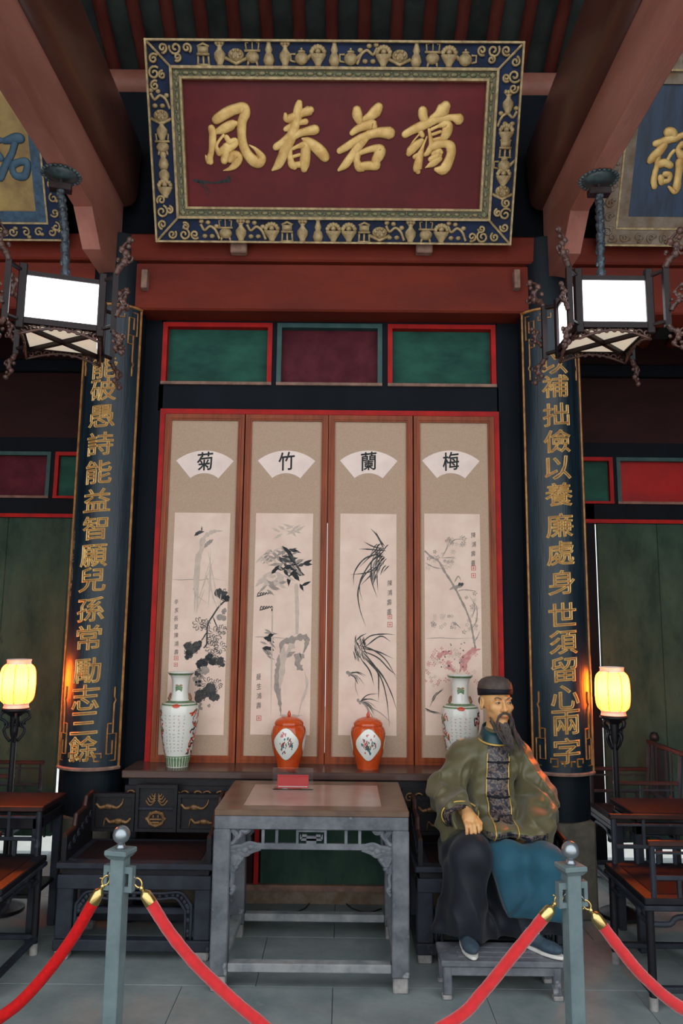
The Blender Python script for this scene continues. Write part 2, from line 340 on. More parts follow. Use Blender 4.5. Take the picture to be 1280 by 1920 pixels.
# --- surface nets over a numpy distance field
class Field:
    def __init__(s, lo, hi, h, far=.06):
        s.lo = np.array(lo, float); s.h = h; s.n = np.ceil((np.array(hi)-lo)/h).astype(int)+1; s.far = far
        s.d = np.full(s.n, far, np.float32)
        s.ax = [s.lo[i]+h*np.arange(s.n[i]) for i in range(3)]
    def _blk(s, lo, hi, mg):
        a = np.clip(np.floor((np.array(lo)-mg-s.lo)/s.h).astype(int), 0, s.n); b = np.clip(np.ceil((np.array(hi)+mg-s.lo)/s.h).astype(int)+1, 0, s.n)
        sl = tuple(slice(a[i], b[i]) for i in range(3))
        X, Y, Z = np.meshgrid(s.ax[0][sl[0]], s.ax[1][sl[1]], s.ax[2][sl[2]], indexing='ij')
        return sl, X, Y, Z
    def put(s, sl, e, k=0., sub=False):
        if e.size == 0: return s
        d = s.d[sl]
        if sub: e = -e
        if k > 0:
            t = np.clip(.5+.5*(d-e)/k, 0, 1) if not sub else np.clip(.5-.5*(d-e)/k, 0, 1)
            r_ = d*(1-t)+e*t - k*t*(1-t) if not sub else d*(1-t)+e*t + k*t*(1-t)
        else: r_ = np.maximum(d, e) if sub else np.minimum(d, e)
        s.d[sl] = r_; return s
    def cone(s, a, b, ra, rb, k=.02, sub=False, sq=None):
        a = np.array(a, float); b = np.array(b, float); m_ = max(ra, rb)
        sl, X, Y, Z = s._blk(np.minimum(a, b)-m_, np.maximum(a, b)+m_, s.far+k)
        ab = b-a; L2 = max(ab@ab, 1e-9); t = np.clip(((X-a[0])*ab[0]+(Y-a[1])*ab[1]+(Z-a[2])*ab[2])/L2, 0, 1)
        e = np.sqrt((X-a[0]-t*ab[0])**2+(Y-a[1]-t*ab[1])**2+(Z-a[2]-t*ab[2])**2)-(ra+(rb-ra)*t)
        return s.put(sl, e, k, sub)
    def ell(s, c, r_, k=.02, sub=False):
        c = np.array(c, float); r_ = np.array(r_, float)
        sl, X, Y, Z = s._blk(c-r_, c+r_, s.far+k)
        q = np.sqrt(((X-c[0])/r_[0])**2+((Y-c[1])/r_[1])**2+((Z-c[2])/r_[2])**2)
        g = np.sqrt(((X-c[0])/r_[0]**2)**2+((Y-c[1])/r_[1]**2)**2+((Z-c[2])/r_[2]**2)**2)+1e-9
        return s.put(sl, q*(q-1)/g, k, sub)
    def box(s, c, hs, r_=.01, k=.02, sub=False):
        c = np.array(c, float); hs = np.array(hs, float)
        sl, X, Y, Z = s._blk(c-hs, c+hs, s.far+k)
        q = [np.abs(A-c[i])-hs[i]+r_ for i, A in enumerate((X, Y, Z))]
        e = np.sqrt(sum(np.maximum(a, 0)**2 for a in q))+np.minimum(np.maximum(np.maximum(q[0], q[1]), q[2]), 0)-r_
        return s.put(sl, e, k, sub)
    def each(s, fn):
        X, Y, Z = np.meshgrid(*s.ax, indexing='ij'); s.d = fn(s.d, X, Y, Z).astype(np.float32); return s
    def front(s, x, z):                  # first surface met when coming from -y
        i = int(round((x-s.lo[0])/s.h)); k = int(round((z-s.lo[2])/s.h))
        if not (0 <= i < s.n[0] and 0 <= k < s.n[2]): return None
        c = s.d[i, :, k]; j = np.argmax(c < 0)
        if not c[j] < 0 or j == 0: return None
        t = c[j-1]/(c[j-1]-c[j]); return s.ax[1][j-1]+t*s.h
    def mb(s):
        d = np.pad(s.d, 1, constant_values=s.far); ins = d < 0; n = np.array(d.shape)-1
        c8 = [(i, j, k) for i in (0, 1) for j in (0, 1) for k in (0, 1)]
        sub = lambda A, o: A[o[0]:o[0]+n[0], o[1]:o[1]+n[1], o[2]:o[2]+n[2]]
        cn = sum(sub(ins, o).astype(np.int8) for o in c8); act = (cn > 0) & (cn < 8)
        idx = np.full(n, -1, np.int64); ii = np.argwhere(act); idx[act] = np.arange(len(ii))
        acc = np.zeros((len(ii), 3)); cnt = np.zeros(len(ii))
        for ax in range(3):
            for o in c8:
                if o[ax]: continue
                o2 = list(o); o2[ax] = 1
                a = d[tuple((ii+o).T)]; b = d[tuple((ii+o2).T)]; m_ = (a < 0) != (b < 0)
                t = np.where(m_, a/np.where(m_, a-b, 1), 0); p = np.tile(np.array(o, float), (len(ii), 1)); p[:, ax] = t
                acc[m_] += p[m_]; cnt[m_] += 1
        V = (ii+acc/cnt[:, None]-1)*s.h+s.lo
        Fs = []
        for ax in range(3):
            b, c = (ax+1) % 3, (ax+2) % 3
            lo = [slice(0, d.shape[i]) for i in range(3)]; hi = list(lo); lo[ax] = slice(0, n[ax]); hi[ax] = slice(1, n[ax]+1)
            ch = ins[tuple(lo)] != ins[tuple(hi)]
            e = np.argwhere(ch); ok = (e[:, b] > 0) & (e[:, c] > 0) & (e[:, b] < n[b]) & (e[:, c] < n[c]); e = e[ok]
            def cell(db, dc):
                q = e.copy(); q[:, b] -= db; q[:, c] -= dc; return idx[tuple(q.T)]
            qd = np.stack([cell(0, 0), cell(1, 0), cell(1, 1), cell(0, 1)], 1)
            fl = ins[tuple(e.T)]; qd[~fl] = qd[~fl][:, ::-1]; Fs.append(qd)
        m_ = MB(); m_.v = [tuple(p) for p in V]; m_.f = [tuple(int(x) for x in f) for f in np.concatenate(Fs)]
        return m_
# ================================================================== THE HALL
XL, XR, CY = -1.555, 1.365, 5.05            # column axes
WL, WR, DR = -4.0, 3.8, 6.1                 # side walls, rear wall
# --- floor: joint bed plus stone slabs
fl = struct('floor', MB().box(WL, WR, 1.2, 2.8, -.1, 0).box(WL, WR, 2.8, DR+.1, -.1, -.012), 'floor_joint')
MATS_floor = MATS['floor_stone']
row = 0; y = 2.8
while y < DR-.05:
    x = WL - (.35 if row % 2 else 0)
    while x < WR:
        x0, x1 = max(x, WL), min(x+.72, WR)
        if x1-x0 > .05:
            MB().cbox(x0+.0014, x1-.0014, y+.0014, min(y+.6, DR+.1)-.0014, -.03, random.uniform(-.0015, 0), .0015).build('floor_slab', 'floor_stone', fl)
        x += .72
    y += .6; row += 1
struct('courtyard_ground', MB().box(-14, 14, -16, 1.2, -.3, -.02), 'court_stone')
struct('rear_courtyard_ground', MB().box(-14, 14, DR+.1, 18, -.3, -.06), 'court_stone')
# --- side walls and roof
struct('wall_left', MB().box(WL-.2, WL, 1.4, DR+.1, 0, 7.0), 'dark_red_board')
struct('wall_right', MB().box(WR, WR+.2, 1.4, DR+.1, 0, 7.0), 'dark_red_board')
SL = .45
def zr(Y): return 5.96+SL*(4.92-Y) if Y > 2.2 else 5.96+SL*(4.92-2.2)-.72*(2.2-Y)
def slab(x0, x1, y0, y1, off, th):
    a, b = zr(y0)+off, zr(y1)+off
    return MB().hexa([(x0, y0, a), (x1, y0, a), (x1, y1, b), (x0, y1, b), (x0, y0, a+th), (x1, y0, a+th), (x1, y1, b+th), (x0, y1, b+th)])
ce = struct('ceiling', slab(WL-.2, WR+.2, 2.2001, 7.0, .055, .12), 'roof_board')
slab(WL-.2, WR+.2, 1.3, 2.2, .055, .12).build('invented_roof_slope', 'roof_board', ce)  # unseen, invented slope, kept short so sky light reaches the floor
k = 0; x = -3.6
while x < 3.6:
    MB().tube([(x, 2.3, zr(2.3)), (x, 6.9, zr(6.9))], .048, 10).build('rafter', 'rafter_red', ce, smooth=True, auto=50)
    x += .232
struct('roof_beam_rear', MB().tube([(WL, 5.22, zr(5.22)-.17), (WR, 5.22, zr(5.22)-.17)], .12, 14), 'beam_dark', smooth=True, auto=50)
struct('trim_1', MB().box(WL, WR, 5.12, 5.3, 4.32, zr(5.22)-.28), 'navy')
struct('roof_beam_ridge', MB().tube([(WL, 2.2, zr(2.2)-.17), (WR, 2.2, zr(2.2)-.17)], .13, 14), 'beam_dark', smooth=True, auto=50)
# --- tie beam across the bays
tb = struct('tie_beam', MB().cbox(WL, WR, 4.93, 5.17, 3.80, 4.135, .012), 'tie_red')
MB().cbox(WL, WR, 4.9, 5.17, 4.14, 4.33, .012).build('upper_plate', 'tie_red', tb)
for u in (272, 968):
    p = at(u, 524, 4.9)
    MB().cbox(p.x-.02, p.x+.02, 4.87, 4.93, p.z-.07, p.z+.06, .004).build('side_cleat', 'dust_ledge', tb)
for u in (449, 794):
    p = at(u, 470, 4.9)
    MB().cbox(p.x-.055, p.x+.055, 4.84, 4.9, p.z-.04, p.z+.035, .008).build('rest_block', 'dust_ledge', tb)
# --- roof beams running front to back over the columns
def roof_beam(name, sgn, cx):
    def X(d): return cx+sgn*d            # d measured outwards from the bay
    a = MB()                              # lower beam, with a shaped end block on the column
    xs = sorted((X(-.015), X(.098)))
    lo = struct(name, MB().cbox(xs[0], xs[1], 1.4, 4.97, 4.205, 4.6, .006), 'beam_dark')
    MB().hexa([(xs[0], 4.55, 4.03), (xs[1], 4.55, 4.03), (xs[1], 4.99, 4.03), (xs[0], 4.99, 4.03), (xs[0], 4.35, 4.21), (xs[1], 4.35, 4.21), (xs[1], 4.99, 4.21), (xs[0], 4.99, 4.21)]).build('corbel', 'beam_dark', lo)
    pr = [(.13, 4.57), (-.02, 4.57), (-.06, 4.582), (-.088, 4.61), (-.1, 4.66), (-.115, 5.0), (-.08, 5.1), (.13, 5.1), (.17, 5.0), (.17, 4.62)]
    n = len(pr); V = [(X(d), 1.4, z) for d, z in pr]+[(X(d), 4.99, z) for d, z in pr]
    f = [tuple(range(n)), tuple(range(n, 2*n))]+[(i, (i+1) % n, (i+1) % n+n, i+n) for i in range(n)]
    MB().add(V, f).build('upper_beam', 'beam_brown', lo, smooth=True, auto=35)
    return lo
roof_beam('roof_beam_left', -1, XL); roof_beam('roof_beam_right', 1, XR)
# --- columns
for nm, cx in (('column_left', XL), ('column_right', XR)):
    c = struct(nm, MB().lathe([(.185, .56), (.185, 4.15), (.18, 4.32)], 40, (cx, CY, 0)), 'navy_column', smooth=True, auto=50)
    MB().cbox(cx-.17, cx+.17, CY-.17, CY+.17, 0, .56, .012).build('plinth', 'base_stone', c)
# --- centre screen wall (between the columns)
Wf, Wb = 5.12, 5.2
x0, x1 = -1.245, 1.040
fz0, fz1 = 3.338, 3.785
FX = [(-1.262, -.505), (-.472, .254), (.292, 1.036)]
b = MB().box(XL+.1, x0, Wf, Wb, 0, 3.82).box(x1, XR-.1, Wf, Wb, 0, 3.82)
b.box(x0-.03, x1+.01, Wf, Wb, 3.155, fz0).box(x0-.03, x1+.01, Wf, Wb, fz1, 3.82)
b.box(FX[0][1], FX[1][0], Wf, Wb, fz0, fz1).box(FX[1][1], FX[2][0], Wf, Wb, fz0, fz1)
wc = struct('wall_back', b, 'navy')
for i, (a, c) in enumerate(FX):
    field = ('green_panel', 'maroon_panel', 'green_panel')[i]; rim = ('red_trim', 'teal_trim', 'red_trim')[i]
    t = .032
    MB().box(a, c, Wf+.045, Wf+.06, fz0, fz1).build('frieze_panel', field, wc)
    MB().box(a, c, Wf-.012, Wf+.045, fz1-t, fz1).box(a, a+t, Wf-.012, Wf+.045, fz0+.02, fz1-t).box(c-t, c, Wf-.012, Wf+.045, fz0+.02, fz1-t).build('frieze_frame', rim, wc)
    MB().box(a, c, Wf-.02, Wf+.045, fz0, fz0+.02).build('frieze_ledge', 'dust_ledge', wc)
# red border round the scrolls, boards behind with a slit of daylight in the middle
t = .034
struct('trim_2', MB().box(x0, x0+t, 5.07, Wf+.04, .85, 3.155-t).box(x1-t, x1, 5.07, Wf+.04, .85, 3.155-t).box(x0, x1, 5.07, Wf+.04, 3.155-t, 3.155), 'red_trim')
MB().box(x0, -.110, Wf+.045, Wf+.07, 0, 3.155).build('back_board', 'dark_red_board', wc)
MB().box(-.1055, x1, Wf+.045, Wf+.07, 0, 3.155).build('back_board', 'dark_red_board', wc)
MB().box(-.113, -.103, Wf+.045, Wf+.07, 2.4, 3.155).build('board_joint', 'dark_red_board', wc)
MB().box(-.113, -.103, Wf+.045, Wf+.07, 0, .9).build('board_joint', 'dark_red_board', wc)
# lower panel under the altar table
MB().box(-1.2, 1.0, Wf-.0, Wf+.04, 0, .08).build('sill', 'worn_border', wc)
MB().box(-1.2, 1.0, Wf-.02, Wf+.04, .08, .115).build('sill_ledge', 'dust_ledge', wc)
MB().box(-.5, .32, Wf+.01, Wf+.03, .115, .84).build('lower_panel', 'green_door', wc)
for a, c in ((-1.2, -.55), (.37, 1.0)): MB().box(a, c, Wf+.01, Wf+.03, .115, .84).build('lower_panel', 'dark_red_board', wc)
for a in (-.54, .33): MB().box(a, a+.028, Wf-.012, Wf+.03, .115, .84).build('lower_stile', 'red_trim', wc)
# --- rear walls of the two side bays with green doors standing open by a slit
def rear_bay(name, a, c, sgn, panels, doorname, planks):
    b = MB().box(a, c, DR, DR+.08, 3.08, 3.2).box(a, c, DR, DR+.08, 2.545, 2.70)
    wl = struct(name, b, 'navy')
    MB().box(a, c, DR+.0, DR+.06, 3.2, 3.74).build('lintel_board', 'dark_red_board', wl)
    MB().cbox(a, c, DR-.06, DR+.06, 3.74, 3.84, .01).build('lintel_rail', 'navy', wl)
    MB().box(a, c, DR+.02, DR+.08, 3.84, 5.3).build('upper_board', 'dark_red_board', wl)
    MB().box(a, c, DR-.012, DR+.06, 2.545, 2.575).build('door_head', 'red_trim', wl)
    for (p, q_, field, rim) in panels:
        MB().box(p, q_, DR+.03, DR+.05, 2.70, 3.08).build('frieze_panel', field, wl)
        MB().box(p, q_, DR-.01, DR+.03, 3.05, 3.08).box(p, p+.03, DR-.01, DR+.03, 2.72, 3.05).box(q_-.03, q_, DR-.01, DR+.03, 2.72, 3.05).build('frieze_frame', rim, wl)
        MB().box(p, q_, DR-.015, DR+.03, 2.70, 2.72).build('frieze_ledge', 'dust_ledge' if rim == 'teal_trim' else 'red_trim', wl)
    for i in range(len(panels)-1):
        g0, g1 = sorted((panels[i][1], panels[i+1][0]))
        MB().box(g0, g1, DR, DR+.06, 2.70, 3.08).build('frieze_divider', 'navy', wl)
    dr = None
    for i, (p, q_) in enumerate(planks):
        o = MB().cbox(p+.0015, q_-.0015, DR+.005, DR+.045, .13, 2.545, .004)
        if dr is None: dr = struct(doorname, o, 'green_door')
        else: o.build('door_plank', 'green_door', dr)
    return wl
rear_bay('wall_rear_left', WL, -2.0, -1, [(-4.0, -3.30, 'green_panel', 'red_trim'), (-3.26, -2.36, 'maroon_panel', 'teal_trim'), (-2.325, -2.0, 'green_panel', 'red_trim')], 'door_1', [(-3.98, -3.5), (-3.5, -3.08), (-3.08, -2.67), (-2.67, -2.17)])
rear_bay('wall_rear_right', 1.85, WR, 1, [(1.85, 2.155, 'green_panel', 'red_trim'), (2.185, 3.1, 'red_panel', 'teal_trim'), (3.14, 3.8, 'green_panel', 'red_trim')], 'door_2', [(2.012, 2.488), (2.488, 2.95), (2.95, 3.4), (3.4, 3.78)])
so = struct('rear_soffit', MB().hexa([(WL, 5.18, 4.30), (WR, 5.18, 4.30), (WR, DR, 4.08), (WL, DR, 4.08), (WL, 5.18, 4.34), (WR, 5.18, 4.34), (WR, DR, 4.12), (WL, DR, 4.12)]), 'roof_board')
x = WL+.1
while x < WR:
    if x < -1.7 or x > 1.5: MB().tube([(x, 5.2, 4.255), (x, DR, 4.035)], .045, 8).build('soffit_rafter', 'rafter_red', so, smooth=True, auto=50)
    x += .235
struct('door_jamb_left', MB().box(-2.14, -1.75, DR, DR+.08, 0, 2.7), 'navy')
struct('door_jamb_right', MB().box(1.55, 1.995, DR, DR+.08, 0, 2.7), 'navy')
struct('wall_rear_centre', MB().box(-2.0, 1.85, DR, DR+.08, 2.7, 5.3), 'dark_red_board')
# ================================================================== PLAQUES
PB, PT = Vector((0, 4.84, 4.2325)), Vector((0, 4.324, 5.303))      # bottom and top edge of the leaning board (y, z)
def plaque_frame(p0, tilt_vec):
    up = tilt_vec.normalized(); n = Vector((1, 0, 0)).cross(up).normalized()     # n points to the viewer side (-y)
    if n.y > 0: n = -n
    return up, n
upv, nv = plaque_frame(PB, PT-PB)
def px_local(u, v, base):                   # photo pixel -> local x, height on the leaning plane through base
    p = at_plane(u, v, base, nv); d = p-base; return d.x, d.dot(upv)
def leaning(base):                          # matrix: local (x, y=-out, z=up board) -> world offset from base
    return Matrix(((1, 0, 0), (0, -nv.y, upv.y), (0, -nv.z, upv.z))).to_4x4()
def brush(mb, pts, s, cx, cy, region, base, out, thick=.42, sub=5):
    L = []
    for (a, c, wd) in pts:
        u = region[0]+a/s; v = region[1]+c/s; x, z = px_local(u, v, base); L.append((x, z, wd*1.14/s/F_PX*5.1))
    P = crom(L, sub)
    path = [(p[0], -out, p[1]) for p in P]; rad = [max(p[2], .0015) for p in P]
    # rounded ends
    d0 = Vector(path[0])-Vector(path[1]); d1 = Vector(path[-1])-Vector(path[-2])
    if d0.length > 1e-6: d0.normalize()
    if d1.length > 1e-6: d1.normalize()
    h0 = [tuple(Vector(path[0])+d0*rad[0]*q) for q in (.9, .6)]; h1 = [tuple(Vector(path[-1])+d1*rad[-1]*q) for q in (.6, .9)]
    mb.tube(h0+path+h1, [rad[0]*.3, rad[0]*.75]+rad+[rad[-1]*.75, rad[-1]*.3], 10, up=(0, -1, 0), flat=thick)
BIG = {
 'wind': ((370, 180), 9.143, [
  [(330,410,72),(500,300,80),(650,235,75),(790,215,82),(830,300,74),(778,420,72),(762,560,72),(765,700,70),(790,850,72),(860,1000,74),(960,1110,86),(1060,1140,84),(1110,1070,64),(1060,985,46),(985,905,26),(890,845,8)],
  [(345,615,45),(450,570,70),(560,520,75),(620,485,60),(660,475,40)],
  [(245,560,55),(265,650,58),(265,760,58),(255,880,50),(240,990,45),(215,1080,55),(230,1130,50)],
  [(145,1020,8),(165,1080,25),(200,1120,50)],
  [(450,680,24),(370,780,22),(330,880,30),(380,980,52)],
  [(500,710,40),(560,790,45),(650,760,36),(660,830,42),(560,900,55),(470,930,70),(370,970,45)],
  [(500,880,65),(480,1000,62),(465,1110,60)],
  [(560,1090,55),(640,1030,75),(700,1070,75),(660,1170,62),(570,1245,36),(450,1283,6)]]),
 'spring': ((500, 180), 9.846, [
  [(600,140,55),(580,250,75),(560,400,80),(520,560,80),(470,720,88),(400,880,88),(330,1020,85),(280,1150,80),(210,1280,70),(110,1370,22)],
  [(345,345,30),(370,430,60),(500,400,70),(650,330,60),(780,280,75),(810,265,60)],
  [(350,620,42),(460,560,48),(600,505,42),(720,480,50)],
  [(170,950,58),(300,870,68),(450,760,78),(620,690,60),(780,650,70),(890,630,80)],
  [(660,795,20),(740,840,68),(880,930,88),(1000,1040,95),(1070,1130,85)],
  [(430,960,45),(430,1100,45),(460,1260,62),(510,1310,55)],
  [(480,980,28),(600,930,40),(710,930,78),(715,1080,85),(700,1250,88),(690,1350,62)],
  [(490,1125,28),(610,1090,28)], [(480,1285,48),(640,1265,55)]]),
 'like': ((620, 180), 9.846, [
  [(480,275,75),(490,370,85),(530,480,62)], [(880,215,75),(820,300,92),(720,380,72),(620,435,45)],
  [(390,690,45),(480,620,58),(620,560,68),(760,530,78),(800,565,55)],
  [(160,1020,52),(280,950,62),(420,860,62),(560,790,72),(720,720,68),(900,680,78),(1080,690,98)],
  [(700,700,58),(600,830,66),(480,980,66),(380,1120,68),(270,1270,68),(150,1370,28)],
  [(490,1080,58),(480,1200,58),(520,1320,72),(580,1350,50)],
  [(540,1060,38),(660,1010,48),(800,975,58),(910,1000,85),(890,1090,92),(830,1200,78),(830,1290,78)],
  [(540,1310,66),(700,1290,72),(830,1300,68)]]),
 'amiable': ((745, 180), 9.481, [
  [(445,275,75),(450,360,75),(490,450,62)], [(850,190,82),(800,260,105),(700,350,66),(600,405,45)],
  [(130,690,58),(250,620,64),(380,560,72),(520,500,68),(680,430,58),(850,400,52),(980,390,52),(1080,420,88)],
  [(400,640,40),(440,705,40)], [(430,800,40),(330,880,66),(230,980,66),(200,1030,48)], [(380,690,14),(270,820,12),(205,930,12)],
  [(520,730,14),(450,900,22),(400,1050,56),(370,1180,68),(350,1300,72),(360,1350,42)], [(300,1090,38),(390,1050,46)],
  [(560,610,28),(580,740,33),(600,880,48),(540,1000,46),(490,1050,32)],
  [(600,600,26),(720,545,28),(850,510,66),(890,570,84),(850,690,78),(790,770,46)], [(620,690,26),(760,640,24)], [(620,790,26),(760,755,28)],
  [(600,920,56),(700,870,68),(840,855,58),(930,900,80),(950,1020,74),(910,1150,78),(850,1270,84),(780,1320,78),(680,1310,36)],
  [(640,1040,48),(740,990,46),(775,1010,32)], [(580,1130,42),(700,1070,54),(760,1060,30)], [(490,1280,6),(620,1205,55),(745,1120,45)]])}
# main plaque: base point at the middle of the lower edge
bL = at_plane(295, 456, PB, nv); bR = at_plane(955, 461, PB, nv); tL = at_plane(271, 78, PB, nv); tR = at_plane(981, 78, PB, nv)
base = Vector(((bL.x+bR.x)/2, PB.y, PB.z)); HWb = (bR.x-bL.x)/2
hh = ((tL-base).dot(upv)+(tR-base).dot(upv))/2; HWt = (tR.x-tL.x)/2
HW = (HWb+HWt)/2; print('plaque', HWb, HWt, hh, base)
pq = thing('name_plaque', 'large maroon hanging plaque with four gold characters and carved gilt border', 'plaque', base)
pq.matrix_world = Matrix.Translation(base) @ leaning(base)
def rectframe(mb, x0, x1, z0, z1, t, y0, y1):       # mitred frame, local
    O = [(x0, z0), (x1, z0), (x1, z1), (x0, z1)]; I = [(x0+t, z0+t), (x1-t, z0+t), (x1-t, z1-t), (x0+t, z1-t)]
    for i in range(4):
        j = (i+1) % 4
        mb.plate([O[i], O[j], I[j], I[i]], y0, y1)
    return mb
MB().box(-HW+.01, HW-.01, 0, .04, .01, hh-.01).build('back_board', 'beam_dark', pq)
T1, T2 = .155, .062
MB().box(-HW+T1+T2-.01, HW-T1-T2+.01, -.005, .002, T1+T2-.01, hh-T1-T2+.01).build('field', 'plaque_maroon', pq)
O = [(-HW, 0), (HW, 0), (HW, hh), (-HW, hh)]; I = [(-HW+T1, T1), (HW-T1, T1), (HW-T1, hh-T1), (-HW+T1, hh-T1)]
for i in range(4):
    j = (i+1) % 4; MB().plate([O[i], O[j], I[j], I[i]], -.022, 0).build('border_board', 'plaque_blue', pq)
for (o_, t_) in ((0, .012), (T1-.008, .016), (T1+T2-.01, .014)):
    rectframe(MB(), -HW+o_, HW-o_, o_, hh-o_, t_, -.045, -.001).build('gilt_fillet', 'gilt_old', pq)
O = [(-HW+T1, T1), (HW-T1, T1), (HW-T1, hh-T1), (-HW+T1, hh-T1)]; I = [(x*(1-T2/abs(x)), z+(T2 if z < hh/2 else -T2)) for x, z in O]
for i in range(4):
    j = (i+1) % 4; s_ = MB().plate([O[i], O[j], I[j], I[i]], -.026, 0).build('inner_strip', 'strip_base', pq)
    beads = MB(); L = math.hypot(O[j][0]-O[i][0], O[j][1]-O[i][1]); nb = int(L/.06)
    for q in range(nb):
        t = (q+.5)/nb; x = O[i][0]+(O[j][0]-O[i][0])*t; z = O[i][1]+(O[j][1]-O[i][1])*t
        x += (T2/2 if i == 3 else -T2/2 if i == 1 else 0); z += (T2/2 if i == 0 else -T2/2 if i == 2 else 0)
        hz = i in (0, 2)
        beads.ell((x, -.027, z), (.02+.006*random.random() if hz else .013, .009, .013 if hz else .02+.006*random.random()), 8, 4)
        beads.ell((x+(.03 if hz else random.uniform(-.012, .012)), -.027, z+(0.0 if not hz else random.uniform(-.012, .012))+(0 if hz else .03)), (.008, .007, .008), 6, 4)
    beads.build('carved_beading', 'strip_green', s_, smooth=True)['kind'] = 'stuff'
# corner diagonals
for sx in (-1, 1):
    for z0, z1 in ((0, T1), (hh, hh-T1)):
        MB().tube([(sx*HW, -.03, z0), (sx*(HW-T1), -.03, z1)], .008, 6).build('mitre_bead', 'gilt_old', pq)
# motifs
def spiral(mb, cx, cz, r0, turns, sg=1, rad=.008, y=-.032, a0=0):
    n = int(14*turns); mb.tube([(cx+r0*(1-i/n*.85)*math.cos(a0+sg*2*math.pi*turns*i/n), y, cz+r0*(1-i/n*.85)*math.sin(a0+sg*2*math.pi*turns*i/n)) for i in range(n+1)], rad, 6)
def motif(kind):
    m = MB(); S = .055
    if kind == 0:    # vase with sprigs
        m.lathe([(0, -S), (.018, -S), (.016, -.045), (.03, -.02), (.03, 0), (.013, .02), (.012, .03), (.02, .038), (0, .038)], 10, sy=.6)
        for q in (-1, 0, 1): m.ell((q*.016, 0, .05), (.011, .008, .013), 6, 4)
    elif kind == 1:  # teapot
        m.ell((0, 0, -.02), (.036, .02, .03)); m.tube([(.03, 0, -.02), (.05, 0, 0), (.062, 0, .012)], [.011, .008, .006], 6)
        m.tube([(-.03, 0, 0), (-.055, 0, .0), (-.055, 0, -.03), (-.03, 0, -.035)], .006, 6); m.ell((0, 0, .012), (.02, .012, .008)); m.ell((0, 0, .024), (.007, .007, .007), 6, 4)
    elif kind == 2:  # bowl of flowers
        m.lathe([(0, -S), (.016, -S), (.016, -.045), (.034, -.02), (.044, 0), (.04, .002), (0, .0)], 12, sy=.5)
        for q in range(7): g = R(20+140*q/6); m.ell((.034*math.cos(g), -.004, .034*math.sin(g)), (.013, .009, .013), 6, 4)
        m.ell((0, -.004, .012), (.016, .01, .014), 6, 4)
    elif kind == 3:  # incense burner with ears
        m.ell((0, 0, -.015), (.036, .02, .028)); m.box(-.04, .04, -.008, .008, .008, .018)
        for q in (-1, 1): m.tube([(q*.03, 0, .015), (q*.034, 0, .05), (q*.02, 0, .05)], .005, 6); m.tube([(q*.02, 0, -.035), (q*.026, 0, -S)], [.008, .005], 6)
        m.tube([(0, 0, .018), (0, 0, .06)], .004, 6)
    elif kind == 4:  # lozenge spray
        m.ell((0, 0, -.005), (.042, .014, .03)); m.tube([(-.055, 0, -.02), (0, 0, -.045), (.055, 0, -.02)], .009, 6)
        for q in range(6): g = R(60*q); m.ell((.022*math.cos(g), -.012, -.003+.017*math.sin(g)), (.01, .006, .01), 6, 4)
    elif kind == 5:  # small stand with legs
        m.box(-.026, .026, -.01, .01, .0, .03).box(-.032, .032, -.01, .01, -.01, 0)
        for q in (-.026, 0, .026): m.tube([(q, 0, -.01), (q*1.1, 0, -S)], .006, 6)
        m.box(-.034, .034, -.008, .008, -.056, -.048); m.tube([(-.03, 0, .03), (0, 0, .045), (.03, 0, .03)], .007, 6)
    elif kind == 6:  # crane-like bending branch
        m.tube([tuple(p) for p in crom([(-.05, 0, -.045), (-.03, 0, 0), (0, 0, .02), (.03, 0, .0), (.05, 0, .03)], 4)], .008, 6)
        for q in ((-.035, .02), (.01, .04), (.045, .045), (.03, -.03), (-.01, -.03)): m.ell((q[0], 0, q[1]), (.016, .009, .012), 6, 4)
    elif kind == 7:  # tall gourd vase
        m.lathe([(0, -S), (.02, -S), (.03, -.03), (.022, -.005), (.014, .005), (.02, .02), (.014, .035), (.01, .05), (.016, .056), (0, .056)], 10, sy=.6)
    return m
protos = [motif(i).build('gilt_motif', 'gilt_old', pq, smooth=True) for i in range(8)]
used = set()
def place_motif(kd, x, z, s=1.22):
    if kd not in used: used.add(kd); o = protos[kd]; o.location = (x, -.026, z); o.scale = (s, s, s)
    else: inst(protos[kd], 'gilt_motif', pq, (x, -.026, z), 0, (s*random.choice((-1, 1)), s, s))
tops = [5, 0, 4, 3, 7, 0, 1, 2, 7, 1, 6, 2, 4, 7, 3, 2, 1]; bots = [6, 3, 0, 6, 2, 5, 0, 7, 2, 2, 5, 4, 6, 0, 3, 2, 6]
for lst, z in ((tops, hh-T1/2), (bots, T1/2)):
    for i, kd in enumerate(lst): place_motif(kd, -HW+T1*2.0+(2*HW-4.0*T1)*(i+.5)/len(lst), z)
for sx in (-1, 1):
    for i, kd in enumerate([2, 0, 7, 3, 0, 4, 6]): place_motif(kd if sx < 0 else (kd+2) % 8, sx*(HW-T1/2), T1*1.9+(hh-3.8*T1)*(i+.5)/7, 1.18)
    for z, sz in ((0, 1), (hh, -1)):
        c = MB()
        for (dx, dz, r0) in ((.05, .19, .04), (.19, .05, .04), (.11, .05, .03), (.05, .11, .03), (.26, .05, .03), (.05, .26, .03), (.2, .1, .025), (.1, .2, .025)):
            spiral(c, sx*(HW-dx), z+sz*dz, r0, 1.4, sx*sz, a0=random.uniform(0, 6))
        c.build('corner_scroll', 'gilt_old', pq, smooth=True)
for nm in ('wind', 'spring', 'like', 'amiable'):
    rg, s_, strokes = BIG[nm]; c = MB()
    for st in strokes: brush(c, st, s_, 0, 0, rg, base, .012, .34)
    c.build('gold_character', 'gold', pq, smooth=True)
